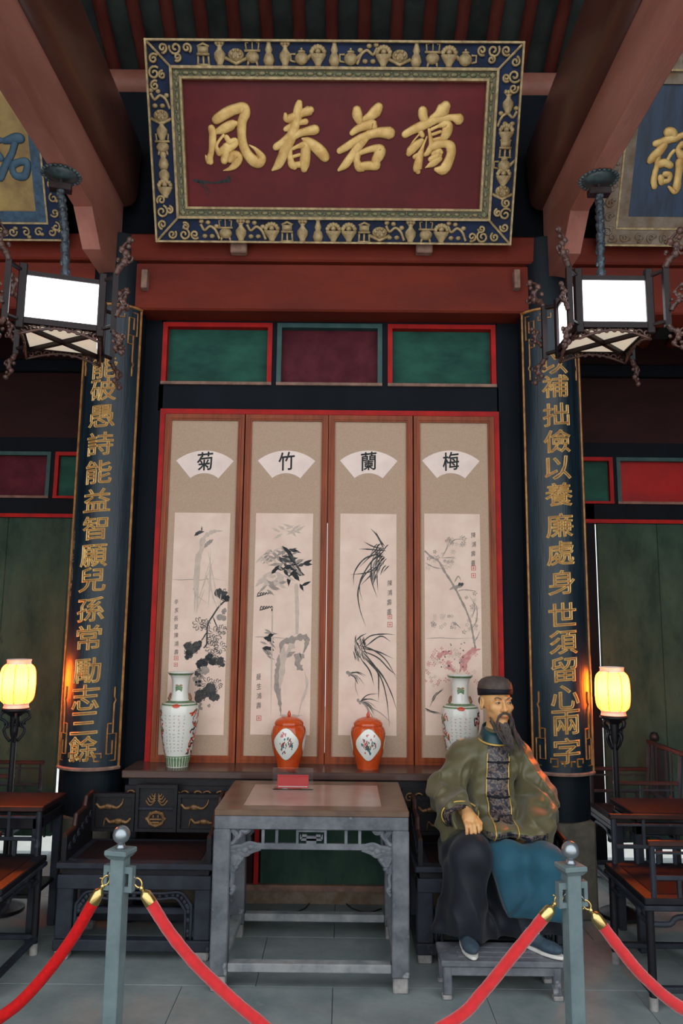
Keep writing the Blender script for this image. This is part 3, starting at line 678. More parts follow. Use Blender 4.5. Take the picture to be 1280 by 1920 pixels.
# worn dark scratch on the lacquer
c = MB()
for st in ([(362,338,2),(372,340,3),(400,343,1.5),(420,340,3),(430,338,3),(428,330,2)], [(372,340,1.5),(385,355,.8),(392,372,.5)], [(378,340,1),(396,362,.5)]):
    P = [px_local(a, b_, base)+(wd/F_PX*5.1,) for a, b_, wd in st]; P = crom(P, 4); ribbon(c, [(p[0], p[1]) for p in P], [p[2] for p in P], -.0065)
c.build('lacquer_scratch', 'ink_black', pq)
# --- side plaques
def side_plaque(name, label, corner_uv, sgn, width, field, border, outer, chars, charmat, rg, s_):
    c0 = at_plane(*corner_uv, PB, nv); bs = Vector((c0.x+sgn*width/2, PB.y, PB.z)); H = 1.15; h2 = width/2
    p = thing(name, label, 'plaque', bs); p.matrix_world = Matrix.Translation(bs) @ leaning(bs)
    MB().box(-h2+.01, h2-.01, 0, .04, .01, H-.01).build('back_board', 'beam_dark', p)
    A, B = .11, .075
    O = [(-h2, 0), (h2, 0), (h2, H), (-h2, H)]; I = [(-h2+A, A), (h2-A, A), (h2-A, H-A), (-h2+A, H-A)]; J = [(-h2+A+B, A+B), (h2-A-B, A+B), (h2-A-B, H-A-B), (-h2+A+B, H-A-B)]
    for i in range(4):
        j = (i+1) % 4
        q = MB().plate([O[i], O[j], I[j], I[i]], -.03, 0).build('border_board', outer, p)
        MB().plate([I[i], I[j], J[j], J[i]], -.02, 0).build('inner_border', border, p)
        rl = MB()
        L = int(math.hypot(O[j][0]-O[i][0], O[j][1]-O[i][1])/.085)
        for k_ in range(1, L):
            t = k_/L; x = O[i][0]+(O[j][0]-O[i][0])*t; z = O[i][1]+(O[j][1]-O[i][1])*t
            x = max(-h2+A/2, min(h2-A/2, x)); z = max(A/2, min(H-A/2, z))
            spiral(rl, x, z, .03, 1.2, random.choice((-1, 1)), .007, -.034, random.uniform(0, 6)); rl.ell((x+.02, -.034, z+random.uniform(-.03, .03)), (.018, .008, .012), 6, 4)
        rl.build('carved_relief', 'gilt_old' if sgn < 0 else 'worn_border', q, smooth=True)['kind'] = 'stuff'
    rectframe(MB(), -h2, h2, 0, H, .012, -.042, 0).build('gilt_fillet', 'gilt_old', p)
    rectframe(MB(), -h2+A-.006, h2-A+.006, A-.006, H-A+.006, .012, -.036, 0).build('gilt_fillet', 'gilt_old', p)
    MB().box(-h2+A+B-.01, h2-A-B+.01, -.008, 0, A+B-.01, H-A-B+.01).build('field', field, p)
    c = MB()
    for st in chars: brush(c, st, s_, 0, 0, rg, bs, .012, .35)
    c.build('character', charmat, p, smooth=True)
    return p
side_plaque('name_plaque', 'weathered yellow plaque with blue characters above a hanging lantern', (127, 458), -1, 1.9, 'plaque_yellow', 'blue_border', 'plaque_blue', [
  [(60,650,30),(180,620,50),(245,620,48)], [(180,660,38),(150,780,34),(90,900,38),(10,1070,44)], [(170,920,38),(230,895,36),(310,890,38),(325,960,38),(290,1055,40),(190,1050,36),(150,970,34),(165,920,36)], [(-60,650,34),(20,640,28)], [(-70,740,40),(20,850,34)]], 'char_blue', (0, 160), 6.193)
side_plaque('name_plaque', 'blue lacquer plaque with a gold character in a worn painted border', (1117, 465), 1, 1.9, 'plaque_blue2', 'worn_border', 'worn_border', [
  [(720,340,95),(820,350,90),(880,430,70)], [(430,600,60),(600,560,80),(760,500,80),(900,480,70),(1060,400,55),(1150,370,60)], [(640,620,80),(540,760,90),(420,870,90),(330,970,78)],
  [(500,900,60),(480,1080,60),(430,1250,62),(400,1430,66),(420,1560,62)], [(520,1060,80),(650,1030,80),(780,1090,66)], [(1040,610,66),(950,720,52),(1010,850,86),(1080,900,70)],
  [(980,1020,88),(970,1200,78),(940,1400,78),(920,1560,88),(870,1670,64),(740,1570,26)], [(560,1360,66),(580,1470,64)], [(650,1280,55),(760,1300,58),(740,1420,48),(640,1450,52)], [(700,1000,36),(780,850,38),(860,760,36)]], 'gold', (1190, 220), 12.0)

# ================================================================== COUPLET BOARDS
RB = .212
def on_board(cx, s, z, off=0): a = s/RB; return (cx+(RB+off)*math.sin(a), CY-(RB+off)*math.cos(a), z)
def couplet(label, cx, z0, z1, chars, uvs, uoff, small=None):
    HWs = .225
    rt = thing('couplet_board', label, 'couplet board', (cx, CY-RB, z0))
    O = Vector((cx, CY-RB, z0))
    def P(s, z, off=0): return tuple(Vector(on_board(cx, s, z, off))-O)
    n = 20; bd = MB(); V = []
    for off in (0, -.018):
        for i in range(n+1):
            s = -HWs+2*HWs*i/n
            for z in (z0, z1): V.append(P(s, z, off))
    m_ = 2*(n+1); Fc = []
    for i in range(n):
        a = 2*i; Fc += [(a, a+2, a+3, a+1), (m_+a+2, m_+a, m_+a+1, m_+a+3), (a, m_+a, m_+a+2, a+2), (a+1, a+3, m_+a+3, m_+a+1)]
    Fc += [(0, 1, m_+1, m_), (2*n, m_+2*n, m_+2*n+1, 2*n+1)]
    bd.add(V, Fc).build('board', 'board_lacquer', rt, smooth=True, auto=40)
    for s in (-HWs+.006, HWs-.006):
        MB().tube([P(s, z0+.01, .003), P(s, z1-.01, .003)], .008, 6).build('gilt_edge', 'gold_line', rt)
    MB().tube([P(-HWs+2*HWs*i/16, z0+.004, .004) for i in range(17)], .012, 6).build('foot_rail', 'dust_ledge', rt)
    MB().tube([P(-HWs+2*HWs*i/16, z1-.006, .004) for i in range(17)], .01, 6).build('head_rail', 'gold_line', rt)
    def line(mb, pts, rad=.0055): mb.tube([P(s, z, .003) for s, z in pts], rad, 5)
    for zz, sg in ((z1-.04, -1), (z0+.05, 1)):          # fretwork in the corners
        for sx in (-1, 1):
            f = MB(); Q = lambda pts: [(sx*a, zz+sg*b_) for a, b_ in pts]
            line(f, Q([(.06, 0), (.19, 0), (.19, .16), (.13, .16), (.13, .04), (.165, .04), (.165, .12)]))
            line(f, Q([(.06, 0), (.06, .045), (.1, .045), (.1, .02)])); line(f, Q([(.165, .16), (.165, .34), (.175, .36), (.165, .38), (.165, .44)], ))
            line(f, Q([(.13, .16), (.13, .22), (.155, .22)])); line(f, Q([(.02, 0), (.02, .03), (.045, .03)]))
            f.build('fret_ornament', 'gold_line', rt)
    for ch, v in zip(chars, uvs):
        zc = at(200 if cx < 0 else 1050, v, 4.84).z; S = .172
        NV, Fs, loops = glyph(ch, 0)
        def G(p, off): x, y = p; y2 = y+.10*x; return P(x*S*1.0+uoff, zc+y2*S*.86, off)
        g = MB()
        g.add([G(p, .0015) for p in NV], Fs)
        c = g.build('carved_character', 'letter_red', rt)
        ol = MB()
        for pa, pb in loops:
            A_ = Vector(pa); B_ = Vector(pb); t = B_-A_
            if t.length < 1e-6: continue
            t.normalize(); A_ = A_-t*.012; B_ = B_+t*.012; nn = Vector((-t.y, t.x))*(.0042/S)
            V = [G(A_+nn, .001), G(A_, .005), G(A_-nn, .001), G(B_+nn, .001), G(B_, .005), G(B_-nn, .001)]
            ol.add(V, [(0, 1, 4, 3), (1, 2, 5, 4)])
        ol.build('gilt_outline', 'gold', c)['kind'] = 'stuff'
    if small:
        for ch, v in small:
            zc = at(135, v, 4.9).z
            if ch == '#':
                MB().add([P(-.195+dx, zc+dz, .002) for dx, dz in ((-.014, -.016), (.014, -.016), (.014, .016), (-.014, .016))], [(0, 1, 2, 3)]).build('seal_mark', 'dust_ledge', rt)
            else:
                NV, Fs, _ = glyph(ch, 0); MB().add([P(-.195+p[0]*.05, zc+(p[1]+.1*p[0])*.06, .002) for p in NV], Fs).build('small_character', 'gilt_old', rt)
ys = [688, 730, 780, 832, 885, 938, 990, 1042, 1087, 1143, 1196, 1258, 1308, 1357, 1405]
couplet('curved blue-black lacquer couplet board with a small signature column and two seals', XL, .835, 3.80, '能破愚詩能益智願兒孫常勵志三餘', ys, -.015,
        [('珍', 1003), ('雲', 1022), ('主', 1045), ('人', 1063), ('題', 1080), ('#', 1098), ('#', 1113)])
ys = [680, 724, 777, 827, 877, 927, 985, 1037, 1092, 1152, 1204, 1255, 1307, 1355, 1408]
couplet('curved lacquer couplet board rising behind the seated robed figure', XR, .835, 3.80, '以補拙儉以養廉處身世須留心兩字', ys, .0)
# ================================================================== ALTAR TABLE AND SCROLLS
AZ = .852; AY0, AY1 = 4.76, 5.115
al = thing('altar_table', 'long narrow dark altar table holding vases along the screen wall', 'table', (-.11, AY0, 0))
def A(mb): return mb.xf(Matrix.Translation((.11, -AY0, 0)))
A(MB().cbox(-1.3, 1.12, AY0, AY1, AZ-.045, AZ, .006)).build('table_top', 'altar_top', al)
A(MB().box(-1.26, 1.08, AY0+.02, AY1-.02, AZ-.085, AZ-.045)).build('waist', 'blackwood', al)
for a, c in ((-1.28, -.62), (.36, 1.1)):
    A(MB().cbox(a, c, AY0+.01, AY0+.035, AZ-.2, AZ-.085, .004)).build('apron', 'blackwood', al)
    for q in range(5):
        m = MB(); cx = a+(c-a)*(q+.5)/5; spiral(m, cx-.03, AZ-.14, .03, 1.3, 1, .006, AY0+.008, 0); spiral(m, cx+.03, AZ-.14, .03, 1.3, -1, .006, AY0+.008, math.pi)
        A(m).build('carved_scroll', 'carved_gold', al, smooth=True)
for a in (-1.27, 1.02):
    for y_ in (AY0+.02, AY1-.09): A(MB().cbox(a, a+.07, y_, y_+.07, 0, AZ-.085, .006)).build('leg', 'blackwood', al)
A(MB().cbox(-.62, .36, AY0+.01, AY0+.035, AZ-.11, AZ-.085, .004)).build('front_rail', 'blackwood', al)
# --- four framed scrolls standing on the altar table
SY = 5.055                                  # front of frames
NAMES = ['chrysanthemum', 'bamboo', 'orchid', 'plum']
GL = '菊竹蘭梅'
edges = [(-1.205, -.672), (-.664, -.110), (-.1055, .456), (.464, 1.002)]
LAB = ['framed scroll of ink chrysanthemums and rock behind the lone tall vase', 'framed scroll of ink bamboo over a grey rock', 'framed scroll of ink orchid leaves in two dark clumps', 'framed scroll of plum blossom branches with a bird, beside the seated figure']
SCR = []
ZT, ZB = 3.115, AZ
for i, (a, c) in enumerate(edges):
    o = Vector(((a+c)/2, SY, ZB)); s_ = thing('framed_scroll', LAB[i], 'scroll', o, 0, 'four framed flower scrolls'); SCR.append((s_, o))
    h2 = (c-a)/2; H = ZT-ZB; t = .042
    for nm, pl in (('frame_stile', [(-h2, 0), (-h2+t, t), (-h2+t, H-t), (-h2, H)]), ('frame_stile', [(h2, 0), (h2, H), (h2-t, H-t), (h2-t, t)]), ('frame_rail', [(-h2, 0), (h2, 0), (h2-t, t), (-h2+t, t)]), ('frame_rail', [(-h2, H), (-h2+t, H-t), (h2-t, H-t), (h2, H)])):
        MB().plate(pl, 0, .035).build(nm, 'frame_wood', s_)
    rectframe(MB(), -h2+t*.45, h2-t*.45, t*.45, H-t*.45, .012, -.005, .01).build('frame_bead', 'frame_wood', s_)
    MB().box(-h2+t-.004, h2-t+.004, .014, .02, t-.004, H-t+.004).build('silk_mount', 'silk', s_)
    # fan-shaped slip with one character
    fu = [(384, 868), (537, 868), (691, 868), (845, 868)][i]; pc = at(fu[0], fu[1], SY+.012)-o
    g0, g1 = R(50), R(130); ro, ri = .30, .145; V = []; n = 14; cz = pc.z-.215
    for q in range(n+1):
        g = g0+(g1-g0)*q/n
        V += [(pc.x+ro*math.cos(g), .0125, cz+ro*math.sin(g)), (pc.x+ri*math.cos(g), .0125, cz+ri*math.sin(g))]
    fan = MB().add(V, [(2*q+1, 2*q, 2*q+2, 2*q+3) for q in range(n)]).build('fan_slip', 'fan_paper', s_)
    NV, Fs, _ = glyph(GL[i], 0); S = .115
    cg = MB(); cg.add([(pc.x+p[0]*S*.92, .0118, pc.z+.012+(p[1]+.1*p[0])*S*1.08) for p in NV], Fs)
    for pa, pb in _: ribbon(cg, [(pc.x+p[0]*S*.92, pc.z+.012+(p[1]+.1*p[0])*S*1.08) for p in (pa, pb)], [.0016, .0016], .0117)
    cg.build('ink_character', 'ink_black', fan)
# painted sheets
SHE = [(328, 432, 961, 1378), (480, 587, 962, 1378), (638, 743, 963, 1379), (795, 899, 963, 1379)]
shifts = [(-11, -13), (-6, -8), (0, 0), (0, 3)]
PAP = []
for i, (u0, u1, v0, v1) in enumerate(SHE):
    s_, o = SCR[i]; a = at(u0, v0, SY+.013)-o; c = at(u1, v0, SY+.013)-o; zb = (at((u0+u1)/2, v1, SY+.013)-o).z
    PAP.append(MB().box(a.x, c.x, .0118, .0145, zb, a.z).build('painted_sheet', 'rice_paper', s_))
def canvas(i): return SCR[i][1]
class Ink:
    def __init__(s, i, rg, sc_): s.i = i; s.rg = rg; s.s = sc_; s.L = {}; s.o = canvas(i); s.y = .0110
    def p(s, a, b_): q = at(s.rg[0]+a/s.s, s.rg[1]+b_/s.s, SY+.011)-s.o; return (q.x, q.z)
    def mb(s, tone): return s.L.setdefault(tone, MB())
    def st(s, tone, pts, w0=3, w1=None, taper=True, sub=5, jit=.15):
        P = crom([s.p(*q[:2])+((q[2] if len(q) > 2 else w0),) for q in pts], sub); k = len(P); wd = []
        for j, q in enumerate(P):
            t = j/(k-1); ww = q[2]*(min(1, 4*t+.2)*min(1, (1-t)*2.2+.08) if taper else 1); wd.append(max(ww, .35)/s.s/F_PX*5.2)
        ribbon(s.mb(tone), [(q[0], q[1]) for q in P], wd, s.y-random.uniform(0, .0004), jit)
    def leaf(s, tone, a, b_, ang, ln, wd):
        s.st(tone, [(a, b_, wd*.5), (a+ln*.5*math.cos(ang), b_+ln*.5*math.sin(ang), wd), (a+ln*math.cos(ang), b_+ln*math.sin(ang), wd*.4)], wd)
    def blot(s, tone, a, b_, r_, n=6):
        for _ in range(n):
            g = random.uniform(0, 6.28); q = r_*random.uniform(.2, .75); x, z = s.p(a+q*math.cos(g), b_+q*math.sin(g)); disc(s.mb(tone), x, z, r_*random.uniform(.35, .55)/s.s/F_PX*5.2, s.y-random.uniform(0, .0004), 9, .3)
    def bloom(s, tone, a, b_, r_, n=9):
        for q in range(n):
            g = 6.28*q/n+random.uniform(-.2, .2)
            s.st(tone, [(a+r_*.2*math.cos(g), b_+r_*.2*math.sin(g)), (a+r_*.75*math.cos(g-.3), b_+r_*.75*math.sin(g-.3)), (a+r_*math.cos(g), b_+r_*math.sin(g)), (a+r_*.6*math.cos(g+.35), b_+r_*.6*math.sin(g+.35))], 2.2)
    def text(s, chars, a, b_, step, size, tone='ink_dark'):
        for k_, ch in enumerate(chars):
            x, z = s.p(a+random.uniform(-3, 3), b_+step*k_); NV, Fs, _ = glyph(ch, 0); S = size/s.s/F_PX*5.2
            s.mb(tone).add([(x+(p[0]*.8)*S, s.y, z+(p[1]+.15*p[0])*S) for p in NV], Fs)
    def seal(s, a, b_, r_):
        x, z = s.p(a, b_); q = r_/s.s/F_PX*5.2; t = q*.22; m_ = s.mb('seal_red')
        for (x0, x1, z0, z1) in ((x-q, x+q, z-q, z-q+t), (x-q, x+q, z+q-t, z+q), (x-q, x-q+t, z-q, z+q), (x+q-t, x+q, z-q, z+q), (x-t/2, x+t/2, z-q*.6, z+q*.6), (x-q*.6, x+q*.6, z-t/2, z+t/2)):
            m_.add([(x0, s.y, z0), (x1, s.y, z0), (x1, s.y, z1), (x0, s.y, z1)], [(0, 1, 2, 3)])
    def done(s):
        for k_, m_ in s.L.items(): m_.build({'ink_black': 'dark_brushwork', 'ink_dark': 'brushwork', 'ink_grey': 'grey_wash', 'ink_pale': 'pale_wash', 'ink_pink': 'pink_wash', 'seal_red': 'seal_mark'}[k_], k_, PAP[s.i])['kind'] = 'stuff'
C6, C7 = (280, 940), (600, 940)
k = Ink(0, C6, 3.691)
for x in (322, 332, 342): k.st('ink_pale', [(x+40, 300), (x, 420), (x-5, 560), (x-12, 780)], 9, jit=.5)
k.st('ink_grey', [(330, 500), (325, 560), (318, 620), (312, 700)], 13, jit=.5); k.st('ink_grey', [(440, 265), (400, 295), (365, 335)], 12); k.st('ink_pale', [(350, 330), (380, 250), (440, 210), (510, 205)], 14, jit=.4)
for _ in range(14): k.st('ink_pale', [(random.uniform(310, 500), random.uniform(330, 700))]*1+[(random.uniform(310, 500), random.uniform(700, 780))], 2.5)
k.st('ink_dark', [(315, 235), (345, 215), (380, 210)], 12); k.st('ink_dark', [(362, 205), (362, 172)], 4); k.st('ink_grey', [(310, 240), (330, 225)], 6)
k.st('ink_grey', [(160, 540), (220, 543), (280, 540), (345, 545), (430, 536), (535, 550)], 2)
k.st('ink_dark', [(520, 690), (480, 730), (440, 790), (405, 850), (398, 930), (395, 990), (375, 1015)], 5, taper=False); k.st('ink_dark', [(440, 800), (460, 850), (480, 890)], 4); k.st('ink_dark', [(400, 900), (370, 950), (350, 975)], 4)
for a, b_, r_ in ((500, 640, 46), (525, 670, 30), (290, 1020, 56), (330, 1000, 34), (270, 1060, 34), (370, 1120, 40), (430, 1090, 42), (485, 1110, 42), (340, 1190, 32), (355, 1340, 50), (420, 1310, 55), (450, 1350, 40), (335, 1260, 24)): k.blot(random.choice(('ink_black', 'ink_dark')), a, b_, r_, 4); k.blot('ink_dark', a, b_, r_, 3); k.bloom('ink_black', a, b_, r_*.9, 7)
for a, b_, r_ in ((505, 780, 40), (370, 1180, 40), (340, 1240, 40), (350, 1420, 26), (415, 1415, 14)): k.blot('ink_grey', a, b_, r_, 6)
for a, b_, r_ in ((345, 850, 48), (385, 850, 38), (450, 920, 55), (500, 890, 36), (430, 1010, 48), (490, 1010, 42), (440, 960, 40), (400, 1260, 45), (470, 1265, 36), (450, 1060, 40)): k.bloom('ink_dark', a, b_, r_)
k.text('辛亥長夏陳鴻壽', 186, 695, 58, 34); k.seal(185, 1085, 14); k.seal(183, 1130, 12); k.done()
k = Ink(1, C6, 3.691)
for a, b_, n, tone, sp in ((905, 360, 20, 'ink_grey', 80), (965, 215, 12, 'ink_pale', 60), (870, 540, 16, 'ink_pale', 70), (790, 540, 10, 'ink_pale', 40), (940, 430, 16, 'ink_grey', 80), (800, 360, 5, 'ink_pale', 40), (850, 590, 8, 'ink_grey', 50)):
    for _ in range(n): k.leaf(tone, a+random.uniform(-sp, sp), b_+random.uniform(-sp*.5, sp*.5), random.choice((.5, .9, 2.4, 2.8, -.4, 3.6))+random.uniform(-.2, .2), random.uniform(50, 95), random.uniform(6, 10))
for a, b_, g, ln, wd in ((920, 310, .75, 110, 13), (965, 330, .3, 90, 12), (960, 370, .9, 95, 12), (1125, 405, 2.7, 90, 10), (1060, 430, .1, 70, 13), (990, 490, .9, 80, 17), (1010, 490, .3, 70, 15), (900, 440, 2.3, 100, 13), (930, 470, 1.0, 60, 12), (965, 510, 1.6, 80, 13), (880, 460, .2, 60, 13), (1020, 470, 2.4, 80, 12), (1115, 555, 2.7, 80, 10), (1040, 570, 1.1, 60, 10), (950, 440, .5, 90, 16), (985, 450, 2.9, 70, 14)): k.leaf('ink_black', a, b_, g, ln, wd)
for _ in range(14): k.leaf('ink_dark', random.uniform(880, 1060), random.uniform(330, 480), random.uniform(-.6, 1.2), random.uniform(50, 100), random.uniform(7, 12))
for y0 in (640, 735):
    for q in range(5): k.st('ink_dark', [(745+18*q+ (y0-640)*.2, y0+22-4*q), (755+18*q+(y0-640)*.2, y0-8), (770+17*q+(y0-640)*.2, y0+6)], 3.5)
    k.st('ink_dark', [(740+(y0-640)*.2, y0+20), (780+(y0-640)*.2, y0+8), (815+(y0-640)*.2, y0-2)], 4)
for a, b_, g, ln, wd in ((790, 945, .1, 70, 14), (820, 930, -.2, 45, 12), (810, 940, .9, 50, 12), (830, 960, .5, 40, 9), (780, 1015, .1, 75, 14), (820, 1010, .5, 50, 13), (800, 1030, .9, 50, 10)): k.leaf('ink_black', a, b_, g, ln, wd)
for _ in range(10): k.leaf('ink_grey', random.uniform(760, 830), random.uniform(870, 1110), random.uniform(0, .9), random.uniform(40, 75), 7)
k.st('ink_pale', [(1015, 570), (1020, 700), (1022, 800), (1020, 920)], 12, taper=False, jit=.25); k.st('ink_grey', [(1008, 825), (1032, 815)], 4); k.st('ink_pale', [(845, 760), (850, 800), (840, 1480)], 7, jit=.5)
for st, wd, tn in (([(905, 1050), (920, 980), (980, 960), (1050, 940), (1090, 950), (1080, 1010), (1060, 1060)], 20, 'ink_grey'), ([(900, 1060), (890, 1150), (880, 1250), (900, 1380), (910, 1480)], 18, 'ink_grey'), ([(1000, 1060), (1040, 1080), (1070, 1060)], 28, 'ink_grey'), ([(1010, 1100), (1040, 1150), (1065, 1170)], 20, 'ink_grey'), ([(950, 1080), (970, 1060), (1010, 1040)], 12, 'ink_grey'), ([(1075, 1180), (1090, 1280), (1050, 1400), (1030, 1490)], 8, 'ink_pale'), ([(930, 1000), (920, 1150), (900, 1300)], 22, 'ink_pale'), ([(1000, 980), (970, 1020), (950, 1090)], 20, 'ink_pale'), ([(900, 1480), (980, 1490), (1060, 1480)], 12, 'ink_pale')): k.st(tn, st, wd, jit=.45)
k.st('ink_grey', [(725, 940), (780, 938), (900, 945), (960, 952)], 2)
k.text('曼生鴻壽', 757, 1215, 66, 40); k.seal(757, 1500, 16); k.done()
k = Ink(2, C7, 3.556)
OR = [[(430,330),(380,230),(335,180)],[(430,320),(350,300),(290,268)],[(420,330),(330,320),(258,318)],[(420,340),(300,380),(230,470),(222,560)],[(425,350),(360,380),(280,500),(262,580),(280,660)],[(380,410),(290,500),(252,600),(265,720),(305,835)],[(420,400),(330,470),(195,490)],[(430,400),(350,480),(270,560)],[(400,420),(340,470),(345,540),(380,640)],[(420,360),(345,400),(345,500),(360,560)],[(430,300),(400,260),(370,200)],[(410,380),(380,470),(385,600)],[(440,330),(370,330),(300,400)],[(430,370),(350,360),(260,440)],[(400,440),(370,500),(350,560)]]
for s in OR: k.st('ink_dark', s, 4.2)
for _ in range(26): a, b_ = random.uniform(360, 445), random.uniform(300, 460); k.st('ink_dark' if random.random() < .5 else 'ink_black', [(a+20, b_-20), (a, b_), (a-random.uniform(5, 30), b_+random.uniform(20, 60))], 3)
for _ in range(16): a, b_ = random.uniform(350, 410), random.uniform(420, 530); k.st('ink_grey', [(a+14, b_-30), (a, b_), (a-6, b_+25)], 4)
O2 = [[(250,980),(330,900),(430,885),(500,890)],[(300,970),(400,900),(470,935)],[(260,960),(350,990),(440,1060),(515,1190)],[(260,990),(380,1040),(460,1120),(510,1160)],[(270,1020),(390,1150),(440,1300),(462,1505)],[(290,1030),(400,1140),(470,1270),(510,1390)],[(270,1050),(330,1130),(360,1230)],[(300,1040),(380,1130),(390,1240),(388,1330)],[(280,980),(380,1000),(490,1050)],[(240,930),(270,900),(310,880)],[(250,960),(235,920),(240,890)],[(280,1000),(350,1080),(420,1180)]]
for s in O2: k.st('ink_dark', s, 4)
for _ in range(26): a, b_ = random.uniform(230, 300), random.uniform(930, 1050); k.st('ink_dark' if random.random() < .6 else 'ink_grey', [(a-10, b_-35), (a, b_), (a+random.uniform(0, 25), b_+30)], 3)
for bx, by, n in ((190, 1150, 9), (265, 1335, 12)):
    for q in range(n): g = random.uniform(-.5, 1.1); ln = random.uniform(60, 140); k.st('ink_grey' if q % 2 else 'ink_dark', [(bx, by), (bx+ln*.5*math.cos(g-.3), by+ln*.5*math.sin(g-.3)), (bx+ln*math.cos(g), by+ln*math.sin(g))], 3)
    k.blot('ink_grey', bx, by, 20, 5)
for s in ([(270,1340),(400,1410),(485,1490)], [(290,1350),(340,1420),(365,1470)], [(240,1160),(235,1240),(260,1310)]): k.st('ink_grey', s, 2.5)
k.text('陳鴻壽畫', 463, 545, 64, 38); k.seal(465, 770, 14); k.seal(465, 822, 16); k.done()
k = Ink(3, C7, 3.556)
k.st('ink_grey', [(697, 330), (740, 370), (790, 400), (830, 470), (870, 530), (910, 600), (940, 660), (970, 720), (1000, 800), (1015, 870), (1025, 930), (1035, 980)], 6, taper=False, jit=.4)
for s in ([(810,378),(845,310),(862,250)],[(862,290),(900,255),(955,255)],[(810,378),(870,375),(905,380)],[(1010,850),(1040,800),(1045,720),(1020,650)],[(1010,780),(1030,700),(990,620)],[(700,410),(760,440),(820,450)],[(1025,940),(1050,900),(1065,860)],[(910,600),(960,590),(1050,600)],[(880,800),(920,830),(940,850)],[(700,1390),(750,1410),(830,1420)],[(730,1370),(770,1290),(830,1240)]): k.st('ink_grey', s, 3, jit=.4)
k.st('ink_dark', [(745, 1340), (770, 1290), (820, 1255)], 7); k.st('ink_dark', [(700, 1380), (740, 1400), (800, 1410)], 5); k.blot('ink_dark', 935, 555, 18, 6); k.blot('ink_grey', 905, 575, 16, 5); k.st('ink_grey', [(860, 590), (900, 570), (940, 565), (960, 545)], 8); k.st('ink_grey', [(895, 540), (920, 500), (940, 530)], 4)
k.st('ink_grey', [(700, 915), (800, 910), (900, 915), (1070, 910)], 2)
for _ in range(70):
    a, b_ = random.choice([(random.uniform(700, 900), random.uniform(330, 460)), (random.uniform(960, 1065), random.uniform(590, 880)), (random.uniform(740, 900), random.uniform(760, 850)), (random.uniform(840, 960), random.uniform(240, 300))]); k.bloom(random.choice(('ink_pale', 'ink_pale', 'ink_grey')), a, b_, random.uniform(9, 15), 5)
for _ in range(60): a = random.uniform(700, 1040); b_ = random.uniform(980, 1260); k.bloom(random.choice(('ink_pale', 'ink_pink')), a, b_, random.uniform(8, 16), 4)
for st in ([(1070, 985), (1010, 1000), (960, 1050), (940, 1110), (930, 1140)], [(780, 1040), (830, 1010), (880, 1020)], [(850, 1060), (860, 1100), (900, 1135)], [(1000, 1010), (970, 1080), (960, 1130)]): k.st('ink_pink', st, 16, jit=.5)
for _ in range(26): a = random.choice((random.uniform(780, 900), random.uniform(930, 970))); b_ = random.uniform(940, 1130); k.blot(random.choice(('ink_grey', 'ink_dark', 'ink_pink')), a, b_, random.uniform(6, 13), 3)
k.text('陳鴻壽畫', 1022, 225, 62, 36); k.seal(1022, 445, 15); k.seal(1022, 495, 15); k.done()
# ================================================================== HANGING LANTERNS
def dragon(mb, o, dx, dz, s=1.0):           # scrolling carved finial, starts at o, leans along dx, rises along dz
    o = Vector(o); d = Vector((dx, 0, 0)) if not isinstance(dx, tuple) else Vector(dx)
    Z = Vector((0, 0, dz))
    def q(a, b_): return o+d*(a*s)+Z*(b_*s)
    P = [q(0, 0), q(.02, .03), q(.045, .05), q(.05, .085), q(.028, .115), q(.05, .14), q(.075, .15)]
    mb.tube([tuple(p) for p in crom([tuple(p) for p in P], 4)], [(.016-.0005*i)*s for i in range(25)], 7)
    for a, b_, r_ in ((.075, .15, .017), (.05, .05, .02), (.055, .09, .018), (.03, .115, .017), (.07, .12, .012), (.02, .03, .018), (.075, .07, .012), (.01, .07, .012), (.09, .145, .01)):
        c = q(a, b_); mb.ell(tuple(c), (r_*s, r_*s*.8, r_*s), 7, 5)
    n = 12; c = q(.085, .06); mb.tube([tuple(c+d*(.028*s*(1-i/n*.7)*math.cos(5*i/n+2))+Z*(.028*s*(1-i/n*.7)*math.sin(5*i/n+2))) for i in range(n+1)], .006*s, 6)
